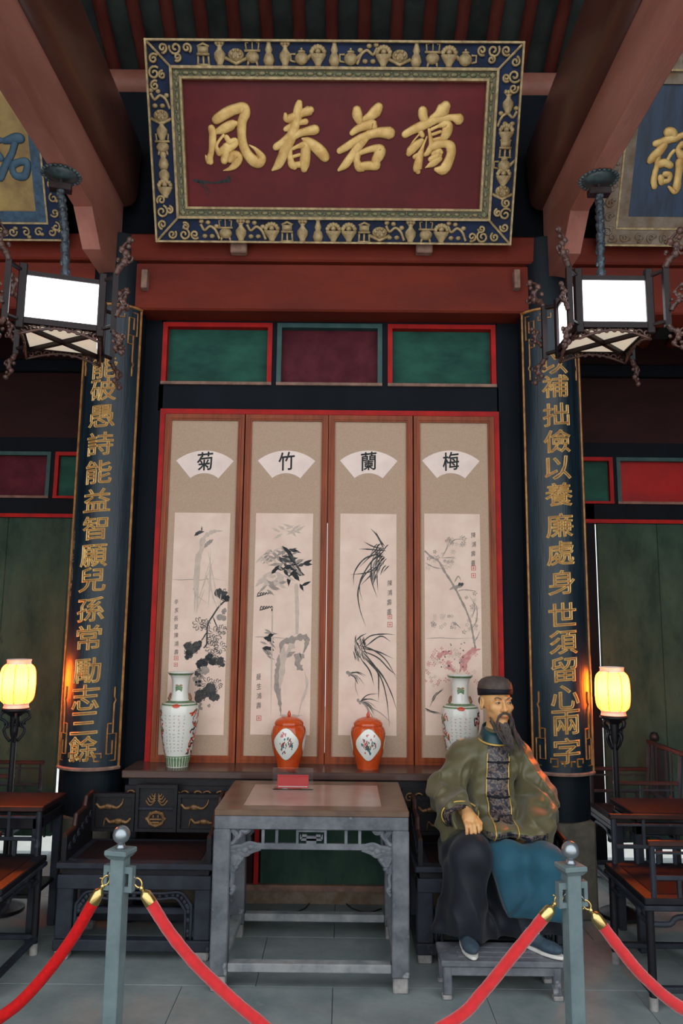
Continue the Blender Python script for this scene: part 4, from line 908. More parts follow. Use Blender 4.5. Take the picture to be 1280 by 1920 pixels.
def lantern(label, cx, cy, z0, z1, hw, yaw, hook, woodA):
    rt = thing('hanging_lantern', label, 'lantern', (cx, cy, z0), yaw)
    H = z1-z0; p = .02
    C4 = [(-1, -1), (1, -1), (1, 1), (-1, 1)]
    for sx, sy in C4:
        MB().cbox(sx*hw-p, sx*hw+p, sy*hw-p, sy*hw+p, -.045, H+.05, .004).build('corner_post', woodA, rt)
        d = Vector((sx, sy, 0)).normalized(); q = MB(); e = (sx*hw+d.x*.03, sy*hw+d.y*.03)
        q.tube([(sx*hw, sy*hw, H+.01), (e[0]+d.x*.05, e[1]+d.y*.05, H+.02)], .012, 6); q.tube([(sx*hw, sy*hw, .0), (e[0]+d.x*.05, e[1]+d.y*.05, .0)], .012, 6)
        o1 = (e[0]+d.x*.06, e[1]+d.y*.06)
        q.box(*sorted((o1[0]-.014, o1[0]+.014)), *sorted((o1[1]-.014, o1[1]+.014)), -.03, H+.03)
        q.build('outer_post', woodA, rt)
        f = MB(); dragon(f, (o1[0], o1[1], H+.03), tuple(d), 1, 1.15); f.build('dragon_finial', 'lantern_wood2', rt, smooth=True)
        f = MB(); dragon(f, (o1[0]+d.x*.02, o1[1]+d.y*.02, .05), tuple(d), 1, .8); f.build('dragon_bracket', 'lantern_wood2', rt, smooth=True); f = MB(); dragon(f, (o1[0], o1[1], -.02), tuple(d), -1, .9); f.build('dragon_pendant', 'lantern_wood2', rt, smooth=True)
    names = 0
    for i in range(4):
        (ax, ay), (bx, by) = C4[i], C4[(i+1) % 4]
        for z, t in ((0, .016), (H, .012)):
            A_, B_ = Vector((ax*hw, ay*hw, z)), Vector((bx*hw, by*hw, z))
            d = (B_-A_).normalized(); nn = Vector((d.y, -d.x, 0))
            k_ = MB(); V = []
            for q in (A_, B_):
                for s1 in (-1, 1):
                    for s2 in (-1, 1): V.append(tuple(q+nn*(s1*t)+Vector((0, 0, s2*t))))
            k_.hexa([V[0], V[4], V[6], V[2], V[1], V[5], V[7], V[3]]).build('rail', woodA, rt)
        d = (Vector((bx, by, 0))-Vector((ax, ay, 0))).normalized(); nn = Vector((d.y, -d.x, 0)); a3, b3 = Vector((ax, ay, 0))*hw, Vector((bx, by, 0))*hw
        q = MB(); lo = .016; V = [a3+d*p+Vector((0, 0, lo)), b3-d*p+Vector((0, 0, lo)), b3-d*p+Vector((0, 0, H-.012)), a3+d*p+Vector((0, 0, H-.012))]
        q.hexa([tuple(V[0]-nn*.003), tuple(V[1]-nn*.003), tuple(V[1]+nn*.003), tuple(V[0]+nn*.003), tuple(V[3]-nn*.003), tuple(V[2]-nn*.003), tuple(V[2]+nn*.003), tuple(V[3]+nn*.003)])
        q.build('glass_pane', 'lantern_glass', rt)
        ap = MB()                              # pierced apron under the rail
        L = (b3-a3).length
        for k_ in range(9):
            t = (k_+.5)/9; dep = .05*abs(2*t-1)**1.3+.014; c = a3+d*(L*t)+Vector((0, 0, -.016-dep*.5))
            n = 9; ap.tube([tuple(c+d*(.02*(1-j/n*.7)*math.cos(6*j/n*(1 if t < .5 else -1)))+Vector((0, 0, .02*(1-j/n*.7)*math.sin(6*j/n)))) for j in range(n+1)], .0058, 5)
        ap.tube([tuple(a3+d*(L*j/16)+Vector((0, 0, -.022-.05*abs(2*j/16-1)**1.6))) for j in range(17)], .007, 5)
        ap.build('carved_apron', 'lantern_wood2', rt, smooth=True)
    MB().box(-hw+.018, hw-.018, -hw+.018, hw-.018, -.012, -.006).build('bottom_pane', 'lantern_floor_glass', rt)
    for s in (-1, 1):
        d = Vector((1, s, 0)).normalized(); nn = Vector((-d.y, d.x, 0)); e = d*(hw*1.41); t = .012
        MB().hexa([tuple(-e-nn*t+Vector((0, 0, -.034))), tuple(e-nn*t+Vector((0, 0, -.034))), tuple(e+nn*t+Vector((0, 0, -.034))), tuple(-e+nn*t+Vector((0, 0, -.034))), tuple(-e-nn*t+Vector((0, 0, -.014))), tuple(e-nn*t+Vector((0, 0, -.014))), tuple(e+nn*t+Vector((0, 0, -.014))), tuple(-e+nn*t+Vector((0, 0, -.014)))]).build('cross_bar', woodA, rt)
    # top cross and hanging chain up to a canopy under the beam
    MB().box(-hw, hw, -.012, .012, H+.0, H+.02).box(-.012, .012, -hw, hw, H+.0, H+.02).build('top_cross', woodA, rt)
    M = Matrix.Rotation(-yaw, 4, 'Z'); hk = M @ (Vector(hook)-Vector((cx, cy, z0)))
    P = crom([(0, 0, H+.02), (hk.x*.5+.004, hk.y*.5, H+.02+(hk.z-H)*.5), (hk.x, hk.y, hk.z-.09)], 14)
    ch = MB(); ch.tube([tuple(p) for p in P], [.022+.005*math.sin(i*2.1) for i in range(len(P))], 8)
    for i, q in enumerate(P[1:-1]): g = i*1.9; ch.ell((q[0]+.016*math.cos(g), q[1]+.016*math.sin(g), q[2]), (.013, .013, .018), 6, 4)
    ch.build('wrapped_chain', 'chain_dark', rt, smooth=True)
    MB().cbox(hk.x-.06, hk.x+.06, hk.y-.03, hk.y+.03, hk.z-.10, hk.z-.06, .004).build('hanger_block', woodA, rt)
    MB().tube([(hk.x, hk.y, hk.z-.06), (hk.x, hk.y, hk.z)], .01, 8).build('hook_rod', 'iron', rt)
    cp = MB(); n = 24
    cp.lathe([(.0, -.03), (.03, -.028), (.07, -.012), (.1, -.004), (.1, 0), (0, 0)], n, (hk.x, hk.y, hk.z))
    for i in range(n): g = 2*math.pi*i/n; cp.ell((hk.x+.1*math.cos(g), hk.y+.1*math.sin(g), hk.z-.006), (.014, .014, .006), 6, 4)
    cp.build('petal_canopy', 'canopy_metal', rt, smooth=True)
    return rt
zb = 4.205
lantern('square white glass lantern in dark carved frame, hanging beside the yellow plaque', -1.53, 4.0, 3.235, 3.49, .196, R(17), (XL-.05, 4.02, zb), 'lantern_wood')
lantern('square white glass lantern in brown carved frame, hanging by the blue plaque', 1.385, 3.985, 3.255, 3.51, .183, 0, (XR+.045, 4.02, zb), 'lantern_wood')
# ================================================================== STANDING RED LAMPS
def lamp(label, x, y, zt):
    rt = thing('floor_lamp', label, 'lamp', (x, y, 0)); s = zt-1.42      # zt = top of lamp
    z0 = zt-.30; r = .1
    MB().lathe([(0, 0), (.13, 0), (.13, .02), (.1, .035), (.03, .06), (.018, .1)], 20).build('foot', 'blackwood', rt, smooth=True, auto=40)
    MB().tube([(0, 0, .06), (0, 0, z0-.16)], .017, 10).build('pole', 'blackwood', rt, smooth=True, auto=40)
    MB().lathe([(.0, z0-.17), (.02, z0-.17), (.026, z0-.14), (.03, z0-.05), (.07, z0-.022), (.085, z0-.012), (.085, z0-.004), (0, z0-.004)], 20).build('bracket_cup', 'blackwood', rt, smooth=True, auto=40)
    for k_ in range(4):
        g = math.pi/2*k_+.4; d = Vector((math.cos(g), math.sin(g), 0)); f = MB()
        f.tube([tuple(d*a+Vector((0, 0, z0+b_))) for a, b_ in [tuple(q) for q in crom([(.02, -.2), (.045, -.17), (.06, -.13), (.045, -.1), (.06, -.075), (.085, -.06), (.08, -.03), (.055, -.02)], 3)]], .009, 6)
        f.tube([tuple(d*(.045+.016*math.cos(q))+Vector((0, 0, z0-.1+.016*math.sin(q)))) for q in [i*.6 for i in range(10)]], .006, 6)
        f.build('scroll_bracket', 'blackwood', rt, smooth=True)
    for nm, a, c, rr in (('lower_collar', z0, z0+.035, .074), ('upper_collar', zt-.035, zt, .072)):
        b_ = MB().lathe([(rr, a), (rr*1.05, a+.004), (rr, a+.012), (rr, c-.012), (rr*1.05, c-.004), (rr, c), (rr-.006, c), (rr-.006, a), (rr, a)], 24); o = b_.build(nm, 'lamp_trim', rt, smooth=True, auto=30)
    prof = [(.074, z0+.03), (.094, z0+.05), (r+.004, z0+.085), (r+.007, (z0+zt)/2), (r+.004, zt-.085), (.094, zt-.05), (.074, zt-.03)]
    pr = [tuple(q) for q in crom(prof, 4)]
    MB().lathe(pr, 32).build('cloth_shade', 'lamp_shade', rt, smooth=True)
    s_ = rt.children[-1] if False else None
    for k_ in range(8):
        g = 2*math.pi*k_/8+.2; MB().tube([((a+.001)*math.cos(g), (a+.001)*math.sin(g), b_) for a, b_ in pr], .0026, 5).build('shade_rib', 'lamp_rib', rt)
    MB().tube([(0, 0, z0), (0, 0, z0+.13)], .008, 6).build('bulb_holder', 'iron', rt)
    L = bpy.data.lights.new('bulb', 'POINT'); L.energy = 28; L.color = (1, .85, .6); L.shadow_soft_size = .03
    lo = bpy.data.objects.new('bulb', L); COL.objects.link(lo); lo.parent = rt; lo.location = (0, 0, z0+.17)
    return rt
lamp('glowing lantern lamp on a dark pole beside the couplet board with the signature', -2.03, 4.95, 1.485)
lamp('glowing lantern lamp on a dark pole beside the couplet board behind the figure', 1.70, 4.98, 1.475)
# ================================================================== SQUARE TABLE
TX0, TX1, TY0, TY1, TH = -.613, .331, 3.923, 4.648, .824
TC = (-.141, TY0, 0)
tbl = thing('square_table', 'grey weathered square table with pale stone top inset and fretwork apron', 'table', TC)
def T(mb): return mb.xf(Matrix.Translation((.141, -TY0, 0)))
lw = .082
for nm, a in (('top_rail', (TX0, TX1, TY0, TY0+.1)), ('top_rail', (TX0, TX1, TY1-.1, TY1)), ('top_stile', (TX0, TX0+.13, TY0+.1, TY1-.1)), ('top_stile', (TX1-.13, TX1, TY0+.1, TY1-.1))):
    T(MB().cbox(*a, TH-.03, TH, .004)).build(nm, 'table_top', tbl)
T(MB().box(TX0+.128, TX1-.128, TY0+.098, TY1-.098, TH-.025, TH-.002)).build('stone_inset', 'table_marble', tbl)
for a in ((TX0+.002, TX1-.002, TY0+.002, TY0+.04), (TX0+.002, TX1-.002, TY1-.04, TY1-.002), (TX0+.002, TX0+.04, TY0+.04, TY1-.04), (TX1-.04, TX1-.002, TY0+.04, TY1-.04)):
    T(MB().cbox(*a, TH-.092, TH-.03, .004)).build('apron', 'table_grey', tbl)
for x in (TX0, TX1-lw):
    for y in (TY0, TY1-lw):
        l = T(MB().cbox(x, x+lw, y, y+lw, .07, TH-.092, .006)).build('leg', 'table_grey', tbl)
        T(MB().cbox(x+.006, x+lw-.006, y+.006, y+lw-.006, 0, .07, .006)).build('foot', 'worn_foot', l)
for a in ((TX0+lw, TX1-lw, TY0+.012, TY0+.07), (TX0+lw, TX1-lw, TY1-.07, TY1-.012), (TX0+.012, TX0+.07, TY0+lw, TY1-lw), (TX1-.07, TX1-.012, TY0+lw, TY1-lw)):
    T(MB().cbox(*a, .085, .125, .005)).build('stretcher', 'table_dust', tbl)
# fretwork under the apron, front and back
def fret(x0, x1, y, zt):
    zr_ = zt-.066
    T(MB().cbox(x0+.13, x1-.13, y, y+.022, zr_-.028, zr_, .003)).build('fret_rail', 'table_grey', tbl)
    w_ = x1-x0
    for t in (.2, .285, .715, .8): T(MB().box(x0+w_*t-.007, x0+w_*t+.007, y+.003, y+.019, zr_, zt)).build('fret_post', 'table_grey', tbl)
    c = (x0+x1)/2; m = MB()
    for s in (-1, 1):
        m.box(*sorted((c+s*.062, c+s*.074)), y+.002, y+.02, zr_, zt); m.box(*sorted((c+s*.0, c+s*.062)), y+.002, y+.02, zt-.012, zt-.002)
        m.box(*sorted((c+s*.045, c+s*.055)), y+.002, y+.02, zr_+.02, zt-.024); m.box(*sorted((c+s*.022, c+s*.05)), y+.002, y+.02, zt-.034, zt-.024); m.box(*sorted((c, c+s*.05)), y+.002, y+.02, zr_+.014, zr_+.024)
        m.box(*sorted((c, c+s*.024)), y+.002, y+.02, zr_, zr_+.034)
    T(m).build('fret_medallion', 'table_grey', tbl)
    for s, xe in ((1, x0), (-1, x1)):
        X = lambda a: xe+s*a
        g = MB()
        sp = [[(.0, -.005), (.02, -.02), (.03, -.04), (.015, -.065), (.0, -.07)], [(.09, 0), (.075, -.014), (.05, -.012), (.045, -.03), (.03, -.045)], [(.0, -.09), (.05, -.085), (.09, -.07), (.14, -.08)],
              [(.0, -.105), (.04, -.11), (.075, -.12), (.1, -.105), (.145, -.09)], [(.0, -.125), (.012, -.15), (.03, -.165), (.045, -.15), (.06, -.128)], [(.0, -.2), (.02, -.19), (.025, -.17), (.018, -.15)], [(.004, -.19), (.012, -.22), (.008, -.26), (.02, -.275), (.006, -.30)]]
        for q in sp: g.tube([(X(a), y+.011, zt+b_) for a, b_ in [tuple(k_) for k_ in crom(q, 5)]], .0125, 6)
        for a, b_, r_ in ((.1, -.085, .02), (.125, -.088, .018), (.07, -.1, .022), (.04, -.1, .018), (.05, -.14, .016), (.03, -.18, .014), (.022, -.165, .016), (.012, -.28, .013), (.09, -.11, .014)):
            g.ell((X(a), y+.01, zt+b_), (r_, .013, r_*.85), 8, 5)
        g.plate([(X(0), zt-.075), (X(.14), zt-.068), (X(.14), zt-.094), (X(.1), zt-.112), (X(.06), zt-.135), (X(.03), zt-.175), (X(.0), zt-.2)], y+.005, y+.018)
        T(g).build('carved_bracket', 'table_grey', tbl, smooth=True, auto=40)
fret(TX0+lw, TX1-lw, TY0+.012, TH-.092)
fret(TX0+lw, TX1-lw, TY1-.036, TH-.092)
# --- name card in a clear holder on the table
cd = thing('card_holder', 'clear acrylic holder with a red card standing on the grey table', 'card holder', (-.263, 4.40, TH))
MB().box(-.11, .11, 0, .004, .0, .115).build('front_sheet', 'acrylic', cd)
MB().box(-.11, .11, .0, .07, .0005, .004).build('base_sheet', 'acrylic', cd)
MB().box(-.085, .085, .006, .008, .008, .078).build('red_card', 'card_red', cd)
MB().box(-.08, .08, .0048, .0058, .014, .018).build('card_stripe', 'white_cloth', cd)
# ================================================================== THRONE CHAIRS
def throne(label, cx, group):
    W, y0, y1, sz = .80, 4.26, 4.735, .475
    rt = thing('throne_armchair', label, 'chair', (cx, y0, 0), 0, group); h = W/2; D = y1-y0
    MB().cbox(-h-.01, h+.01, -.012, D, sz-.03, sz, .006).build('seat_frame', 'blackwood_dust', rt)
    MB().box(-h+.07, h-.07, .06, D-.06, sz-.01, sz+.004).build('seat_panel', 'rosewood_seat', rt)
    MB().box(-h+.015, h-.015, .012, D-.01, sz-.06, sz-.03).build('waist', 'blackwood', rt)
    MB().cbox(-h, h, -.004, .03, sz-.13, sz-.06, .005).build('front_apron', 'blackwood_dust', rt)
    for s in (-1, 1): MB().cbox(*sorted((s*h, s*(h-.03))), .03, D-.06, sz-.13, sz-.06, .005).build('side_apron', 'blackwood', rt)
    for s in (-1, 1):
        for y in (0, D-.09):
            l = MB().cbox(*sorted((s*h, s*(h-.085))), y, y+.085, .1, sz-.06, .006).build('leg', 'blackwood_dust', rt)
    rail = MB().cbox(-h-.005, h+.005, -.006, .06, .045, .1, .006).build('base_rail', 'blackwood_dust', rt)
    MB().cbox(-h-.005, h+.005, D-.06, D, .045, .1, .006).build('base_rail', 'blackwood_dust', rt)
    for s in (-1, 1):
        MB().cbox(*sorted((s*(h+.005), s*(h-.06))), .06, D-.06, .045, .1, .006).build('base_rail', 'blackwood_dust', rt)
        for y in (.0, D-.07): MB().cbox(*sorted((s*(h-.005), s*(h-.075))), y, y+.07, 0, .05, .008).build('foot', 'worn_foot', rt)
    MB().cbox(-h+.085, h-.085, .1, .14, .19, .225, .005).build('cross_stretcher', 'blackwood_dust', rt)
    # carved inner frame of the front opening
    a, b_ = h-.1, sz-.145; f = MB()
    P = crom([(-a, 0, .1), (-a, 0, .25), (-a+.01, 0, b_-.05), (-a+.06, 0, b_), (-a+.16, 0, b_-.005), (0, 0, b_-.002), (a-.16, 0, b_-.005), (a-.06, 0, b_), (a-.01, 0, b_-.05), (a, 0, .25), (a, 0, .1)], 6)
    f.tube([(q[0], .012, q[2]) for q in P], .009, 6); f.tube([(q[0]*.9, .016, q[2]-.03) for q in P], .008, 6)
    for i, q in enumerate(P[::2]): f.ell((q[0]*.95, .016, q[2]-.015), (.014, .008, .014), 6, 4)
    f.build('carved_opening_frame', 'blackwood_dust', rt, smooth=True)
    # back: three panels
    bz = .765
    for x0, x1, zt, nm in ((-h+.03, -.125, bz-.03, 'side'), (.125, h-.03, bz-.03, 'side'), (-.12, .12, bz+.02, 'mid')):
        MB().box(x0+.012, x1-.012, D-.035, D-.02, sz+.06, zt-.012).build('back_panel', 'blackwood', rt)
        rectframe(MB(), x0, x1, sz+.05, zt, .018, D-.05, D-.01).build('back_frame', 'blackwood', rt)
        if nm == 'mid':
            MB().cbox(x0+.018, x1-.018, D-.05, D-.02, .645, .66, .003).build('back_crossbar', 'blackwood_dust', rt)
            g = MB(); c = ((x0+x1)/2, D-.04, .595)
            g.tube([(c[0]+.045*math.cos(q), c[1], c[2]+.036*math.sin(q)) for q in [2*math.pi*i/20 for i in range(21)]], .009, 6)
            for dx, dz in ((-.05, 0), (.05, 0), (0, .037), (0, -.037), (-.03, .028), (.03, .028), (-.03, -.026), (.03, -.026)): g.ell((c[0]+dx, c[1], c[2]+dz), (.014, .008, .011), 6, 4)
            g.box(c[0]-.035, c[0]+.035, c[1]-.008, c[1]+.004, c[2]-.005, c[2]+.003); g.box(c[0]-.018, c[0]-.01, c[1]-.008, c[1]+.004, c[2]+.008, c[2]+.022); g.box(c[0]+.01, c[0]+.018, c[1]-.008, c[1]+.004, c[2]+.008, c[2]+.022); g.box(c[0]-.02, c[0]+.02, c[1]-.008, c[1]+.004, c[2]-.022, c[2]-.014)
            g.build('longevity_medallion', 'carved_gold', rt, smooth=True, auto=40)
            g = MB()
            for s in (-1, 1):
                for q in range(4): g.tube([(c[0]+s*(.008+.055*t*(1-.2*q)), c[1], .70+.012*q-.03*math.sin(t*3.1)*(1-.15*q)) for t in [i/8 for i in range(9)]], .0045, 5)
            g.build('phoenix_carving', 'carved_gold', rt, smooth=True)
        else:
            for (qx, qz, fl) in (((x0+x1)/2-.03, .66, 1), ((x0+x1)/2+.03, .58, -1)):
                g = MB(); sg = fl
                g.ell((qx, D-.04, qz), (.028, .009, .016), 8, 5)
                for s in (-1, 1):
                    g.tube([(q[0], D-.04, q[1]) for q in crom([(qx+s*.02, qz), (qx+s*.05, qz-.005), (qx+s*.075, qz+.015), (qx+s*.085, qz+.045*sg if s > 0 else qz-.03)], 5)], [.012-.0006*i for i in range(16)], 6)
                g.build('bat_carving', 'carved_gold', rt, smooth=True)
    # arms: stepped panels
    for s in (-1, 1):
        X = s*(h-.02); prof = [(0.02, sz), (0.02, sz+.12), (.16, sz+.13), (.18, sz+.19), (.32, sz+.2), (.34, sz+.25), (D-.02, sz+.26), (D-.02, sz)]
        m = MB(); n = len(prof); V = [(X-.012, a_, b2) for a_, b2 in prof]+[(X+.012, a_, b2) for a_, b2 in prof]
        m.add(V, [tuple(range(n)), tuple(range(n, 2*n))[::-1]]+[(i, i+n, (i+1) % n+n, (i+1) % n) for i in range(n)]).build('arm_panel', 'blackwood', rt)
        MB().tube([(X, a_, b2+.006) for a_, b2 in prof[1:7]], .013, 6).build('arm_rail', 'rosewood_edge', rt)
        c = MB()
        for i in range(6):
            for sd in (-1, 1): spiral_yz(c, X+sd*.013, .07+.065*i, sz+.06+.02*i*.9, .026)
        c.build('arm_carving', 'blackwood_dust', rt, smooth=True)
    return rt
def spiral_yz(mb, x, y, z, r0):
    n = 14; mb.tube([(x, y+r0*(1-i/n*.85)*math.cos(9*i/n), z+r0*(1-i/n*.85)*math.sin(9*i/n)) for i in range(n+1)], .005, 5)
throne('empty black carved throne armchair with gold bats, beside the square table', -1.07, 'carved throne armchairs')
throne('black carved throne armchair under the seated robed figure', .80, 'carved throne armchairs')
# --- footstool
fs = thing('footstool', 'low grey wooden footstool under the cloth shoes', 'footstool', (.76, 3.87, 0))
MB().cbox(-.285, .285, 0, .23, .145, .172, .005).build('stool_top', 'table_grey', fs)
for q in range(3): MB().box(-.2, .2, .05+.055*q, .075+.055*q, .17, .175).build('top_slat', 'table_grey', fs)
MB().cbox(-.27, .27, .008, .028, .105, .145, .004).build('apron', 'table_grey', fs); MB().cbox(-.27, .27, .202, .222, .105, .145, .004).build('apron', 'table_grey', fs)
for s in (-1, 1):
    MB().cbox(*sorted((s*.27, s*.25)), .028, .2, .11, .145, .004).build('side_apron', 'table_grey', fs)
    for y in (.005, .185):
        l = MB().cbox(*sorted((s*.275, s*.235)), y, y+.04, .02, .145, .006).build('leg', 'table_grey', fs); MB().cbox(*sorted((s*.28, s*.235)), y, y+.042, 0, .022, .005).build('foot', 'worn_foot', l)
# ================================================================== SIDE ARMCHAIRS AND TEA TABLES
def armchair(label, x, y, sgn, group):       # faces the middle of the hall; x = front edge, y = near side
    rt = thing('armchair', label, 'chair', (x, y, 0), 0, group); W, D, sz = .56, .46, .485
    def B(x0, x1, y0, y1, z0, z1, c=.005): a_, b_ = sorted((sgn*x0, sgn*x1)); return MB().cbox(a_, b_, y0, y1, z0, z1, c)
    B(0, D, 0, W, sz-.03, sz).build('seat_frame', 'blackwood', rt); B(.06, D-.05, .06, W-.06, sz-.01, sz+.003, .001).build('seat_panel', 'rosewood_seat', rt)
    B(-.004, D, -.004, W+.004, sz-.055, sz-.032).build('seat_molding', 'blackwood_dust', rt)
    r_ = .019
    for px in (.03, D-.03):
        for py in (.03, W-.03):
            l = MB().tube([(sgn*px, py, .055), (sgn*px, py, sz-.05)], r_, 10).build('leg', 'blackwood', rt, smooth=True, auto=40)
            MB().tube([(sgn*px, py, 0), (sgn*px, py, .056)], r_*1.08, 10).build('foot', 'worn_foot', l, smooth=True, auto=40)
    # hump-back rails and uprights between seat and rail
    for py in (.03, W-.03):
        MB().tube([(sgn*q[0], py, q[1]) for q in crom([(.03, sz-.12), (.12, sz-.12), (.16, sz-.09), (D-.16, sz-.09), (D-.12, sz-.12), (D-.03, sz-.12)], 4)], .013, 8).build('hump_rail', 'blackwood_dust', rt, smooth=True)
    for px in (.03, D-.03):
        MB().tube([(sgn*px, q[0], q[1]) for q in crom([(.03, sz-.12), (.14, sz-.12), (.18, sz-.09), (W-.18, sz-.09), (W-.14, sz-.12), (W-.03, sz-.12)], 4)], .013, 8).build('hump_rail', 'blackwood_dust', rt, smooth=True)
        for q in (.2, W-.2): MB().tube([(sgn*px, q, sz-.09), (sgn*px, q, sz-.05)], .01, 8).build('strut', 'blackwood_dust', rt)
    for a_ in ((.012, .048, .03, W-.03, .065, .09), (D-.048, D-.012, .03, W-.03, .085, .11), (.03, D-.03, .012, .048, .075, .1), (.03, D-.03, W-.048, W-.012, .075, .1)): B(*a_).build('foot_rail', 'blackwood_dust', rt)
    # arms
    az = sz+.235
    for py in (.02, W-.02):
        MB().tube([(sgn*.05, py, sz), (sgn*.05, py, az)], .014, 8).build('arm_post', 'blackwood_dust', rt, smooth=True, auto=40)
        MB().cbox(*sorted((sgn*.03, sgn*(D-.01))), py-.016, py+.016, az-.01, az+.014, .004).build('arm_rest', 'rosewood_edge', rt)
        MB().cbox(*sorted((sgn*.06, sgn*(D-.03))), py-.008, py+.008, sz+.075, sz+.095, .003).build('arm_rail', 'blackwood_dust', rt)
        for q in (.16, .27, .36): MB().box(*sorted((sgn*q, sgn*(q+.016))), py-.008, py+.008, sz, sz+.076).build('arm_spindle', 'blackwood_dust', rt)
        MB().box(*sorted((sgn*.2, sgn*.215)), py-.008, py+.008, sz+.095, az-.01).build('arm_spindle', 'blackwood_dust', rt)
        MB().box(*sorted((sgn*.065, sgn*(D-.03))), py-.007, py+.007, az-.045, az-.035).build('arm_fret', 'blackwood_dust', rt)
    # back
    bz = sz+.42
    for py in (.02, W-.02): MB().tube([(sgn*(D-.02), py, sz), (sgn*(D+.015), py, bz)], .015, 8).build('back_post', 'blackwood_dust', rt, smooth=True, auto=40)
    MB().cbox(*sorted((sgn*(D-.0), sgn*(D+.03))), .0, W, bz-.01, bz+.02, .005).build('crest_rail', 'rosewood_edge', rt)
    MB().cbox(*sorted((sgn*(D-.015), sgn*(D+.005))), .04, W-.04, sz+.08, sz+.1, .003).build('back_rail', 'blackwood_dust', rt)
    MB().box(*sorted((sgn*(D-.01), sgn*(D+.004))), W/2-.08, W/2+.08, sz+.1, bz-.01).build('back_splat', 'blackwood', rt)
    for q in (.12, .2, W-.2, W-.12): MB().box(*sorted((sgn*(D-.012), sgn*(D))), q-.007, q+.007, sz, bz).build('back_spindle', 'blackwood_dust', rt)
    return rt
armchair('dark low-armed chair behind the red rope past the seated figure', 1.40, 3.78, 1, 'side armchairs')
armchair('dark low-armed chair beyond the tea table, past the lamp near the seated figure', 1.74, 5.22, 1, 'side armchairs')
armchair('dark low-armed chair behind the bright red rope, cut by the picture edge', -1.565, 3.80, -1, 'side armchairs')
armchair('dark low-armed chair half hidden below the lamp beside the signed couplet board', -2.10, 5.22, -1, 'side armchairs')
def teatable(label, x, y, sgn):
    rt = thing('tea_table', label, 'table', (x, y, 0), 0, 'side tea tables'); W, D, h = .36, .46, .72
    def B(x0, x1, y0, y1, z0, z1, c=.005): a_, b_ = sorted((sgn*x0, sgn*x1)); return MB().cbox(a_, b_, y0, y1, z0, z1, c)
    B(-.01, D+.01, -.01, W+.01, h-.03, h).build('table_top', 'rosewood_seat', rt); B(.015, D-.015, .015, W-.015, h-.06, h-.03).build('waist', 'blackwood', rt)
    for a_ in ((0, D, 0, .02, h-.12, h-.06), (0, D, W-.02, W, h-.12, h-.06), (0, .02, .02, W-.02, h-.12, h-.06), (D-.02, D, .02, W-.02, h-.12, h-.06)): B(*a_).build('apron', 'blackwood', rt)
    for a_ in (0, D-.045):
        for b_ in (0, W-.045): B(a_, a_+.045, b_, b_+.045, 0, h-.06).build('leg', 'blackwood_dust', rt)
    B(.02, D-.02, .02, W-.02, .24, .262).build('shelf', 'blackwood', rt)
    for a_ in (.03, D-.04):
        for q in range(3): B(a_, a_+.01, .06+.1*q, .075+.1*q, h-.2, h-.12, .001).build('fret_bar', 'blackwood_dust', rt)
    return rt
teatable('dark tea table next to the empty carved throne armchair', -1.63, 4.405, -1)
teatable('dark tea table behind the low-armed chair past the seated figure', 1.605, 4.43, 1)
# ================================================================== PORCELAIN
def rad_at(prof, z):
    for (r0, z0), (r1, z1) in zip(prof, prof[1:]):
        if z0 <= z <= z1 and z1 > z0: return r0+(r1-r0)*(z-z0)/(z1-z0)
    return prof[-1][0]
def wrap(prof, s, z, rc, off=.0012, ang0=-math.pi/2):
    r_ = rad_at(prof, z)+off; g = ang0+s/rc; return (r_*math.cos(g), r_*math.sin(g), z)
def patch(mb, prof, rc, cs, cz, outline, off=.0012, rings=5, ang0=-math.pi/2):
    n = len(outline); V = [wrap(prof, cs, cz, rc, off, ang0)]
    for k_ in range(1, rings+1):
        for a, b_ in outline: V.append(wrap(prof, cs+a*k_/rings, cz+b_*k_/rings, rc, off, ang0))
    Fc = [(0, 1+i, 1+(i+1) % n) for i in range(n)]
    for k_ in range(rings-1):
        Fc += [(1+k_*n+i, 1+(k_+1)*n+i, 1+(k_+1)*n+(i+1) % n, 1+k_*n+(i+1) % n) for i in range(n)]
    mb.add(V, Fc)
def wstroke(mb, prof, rc, pts, wd, off=.0018, ang0=-math.pi/2):
    P = crom(pts, 4) if len(pts) > 2 else [np.array(p) for p in pts]; V = []
    for i, p in enumerate(P):
        a = P[max(i-1, 0)]; b_ = P[min(i+1, len(P)-1)]; t = b_-a; l = np.hypot(*t) or 1; nn = np.array((-t[1], t[0]))/l*wd*(1 if 0 < i < len(P)-1 else .5)
        V += [wrap(prof, *(p+nn), rc, off, ang0), wrap(prof, *(p-nn), rc, off, ang0)]
    mb.add(V, [(2*i+1, 2*i+3, 2*i+2, 2*i) for i in range(len(P)-1)])
def smoothprof(p, sub=5): return [(max(float(q[0]), 0), float(q[1])) for q in crom(p, sub)]
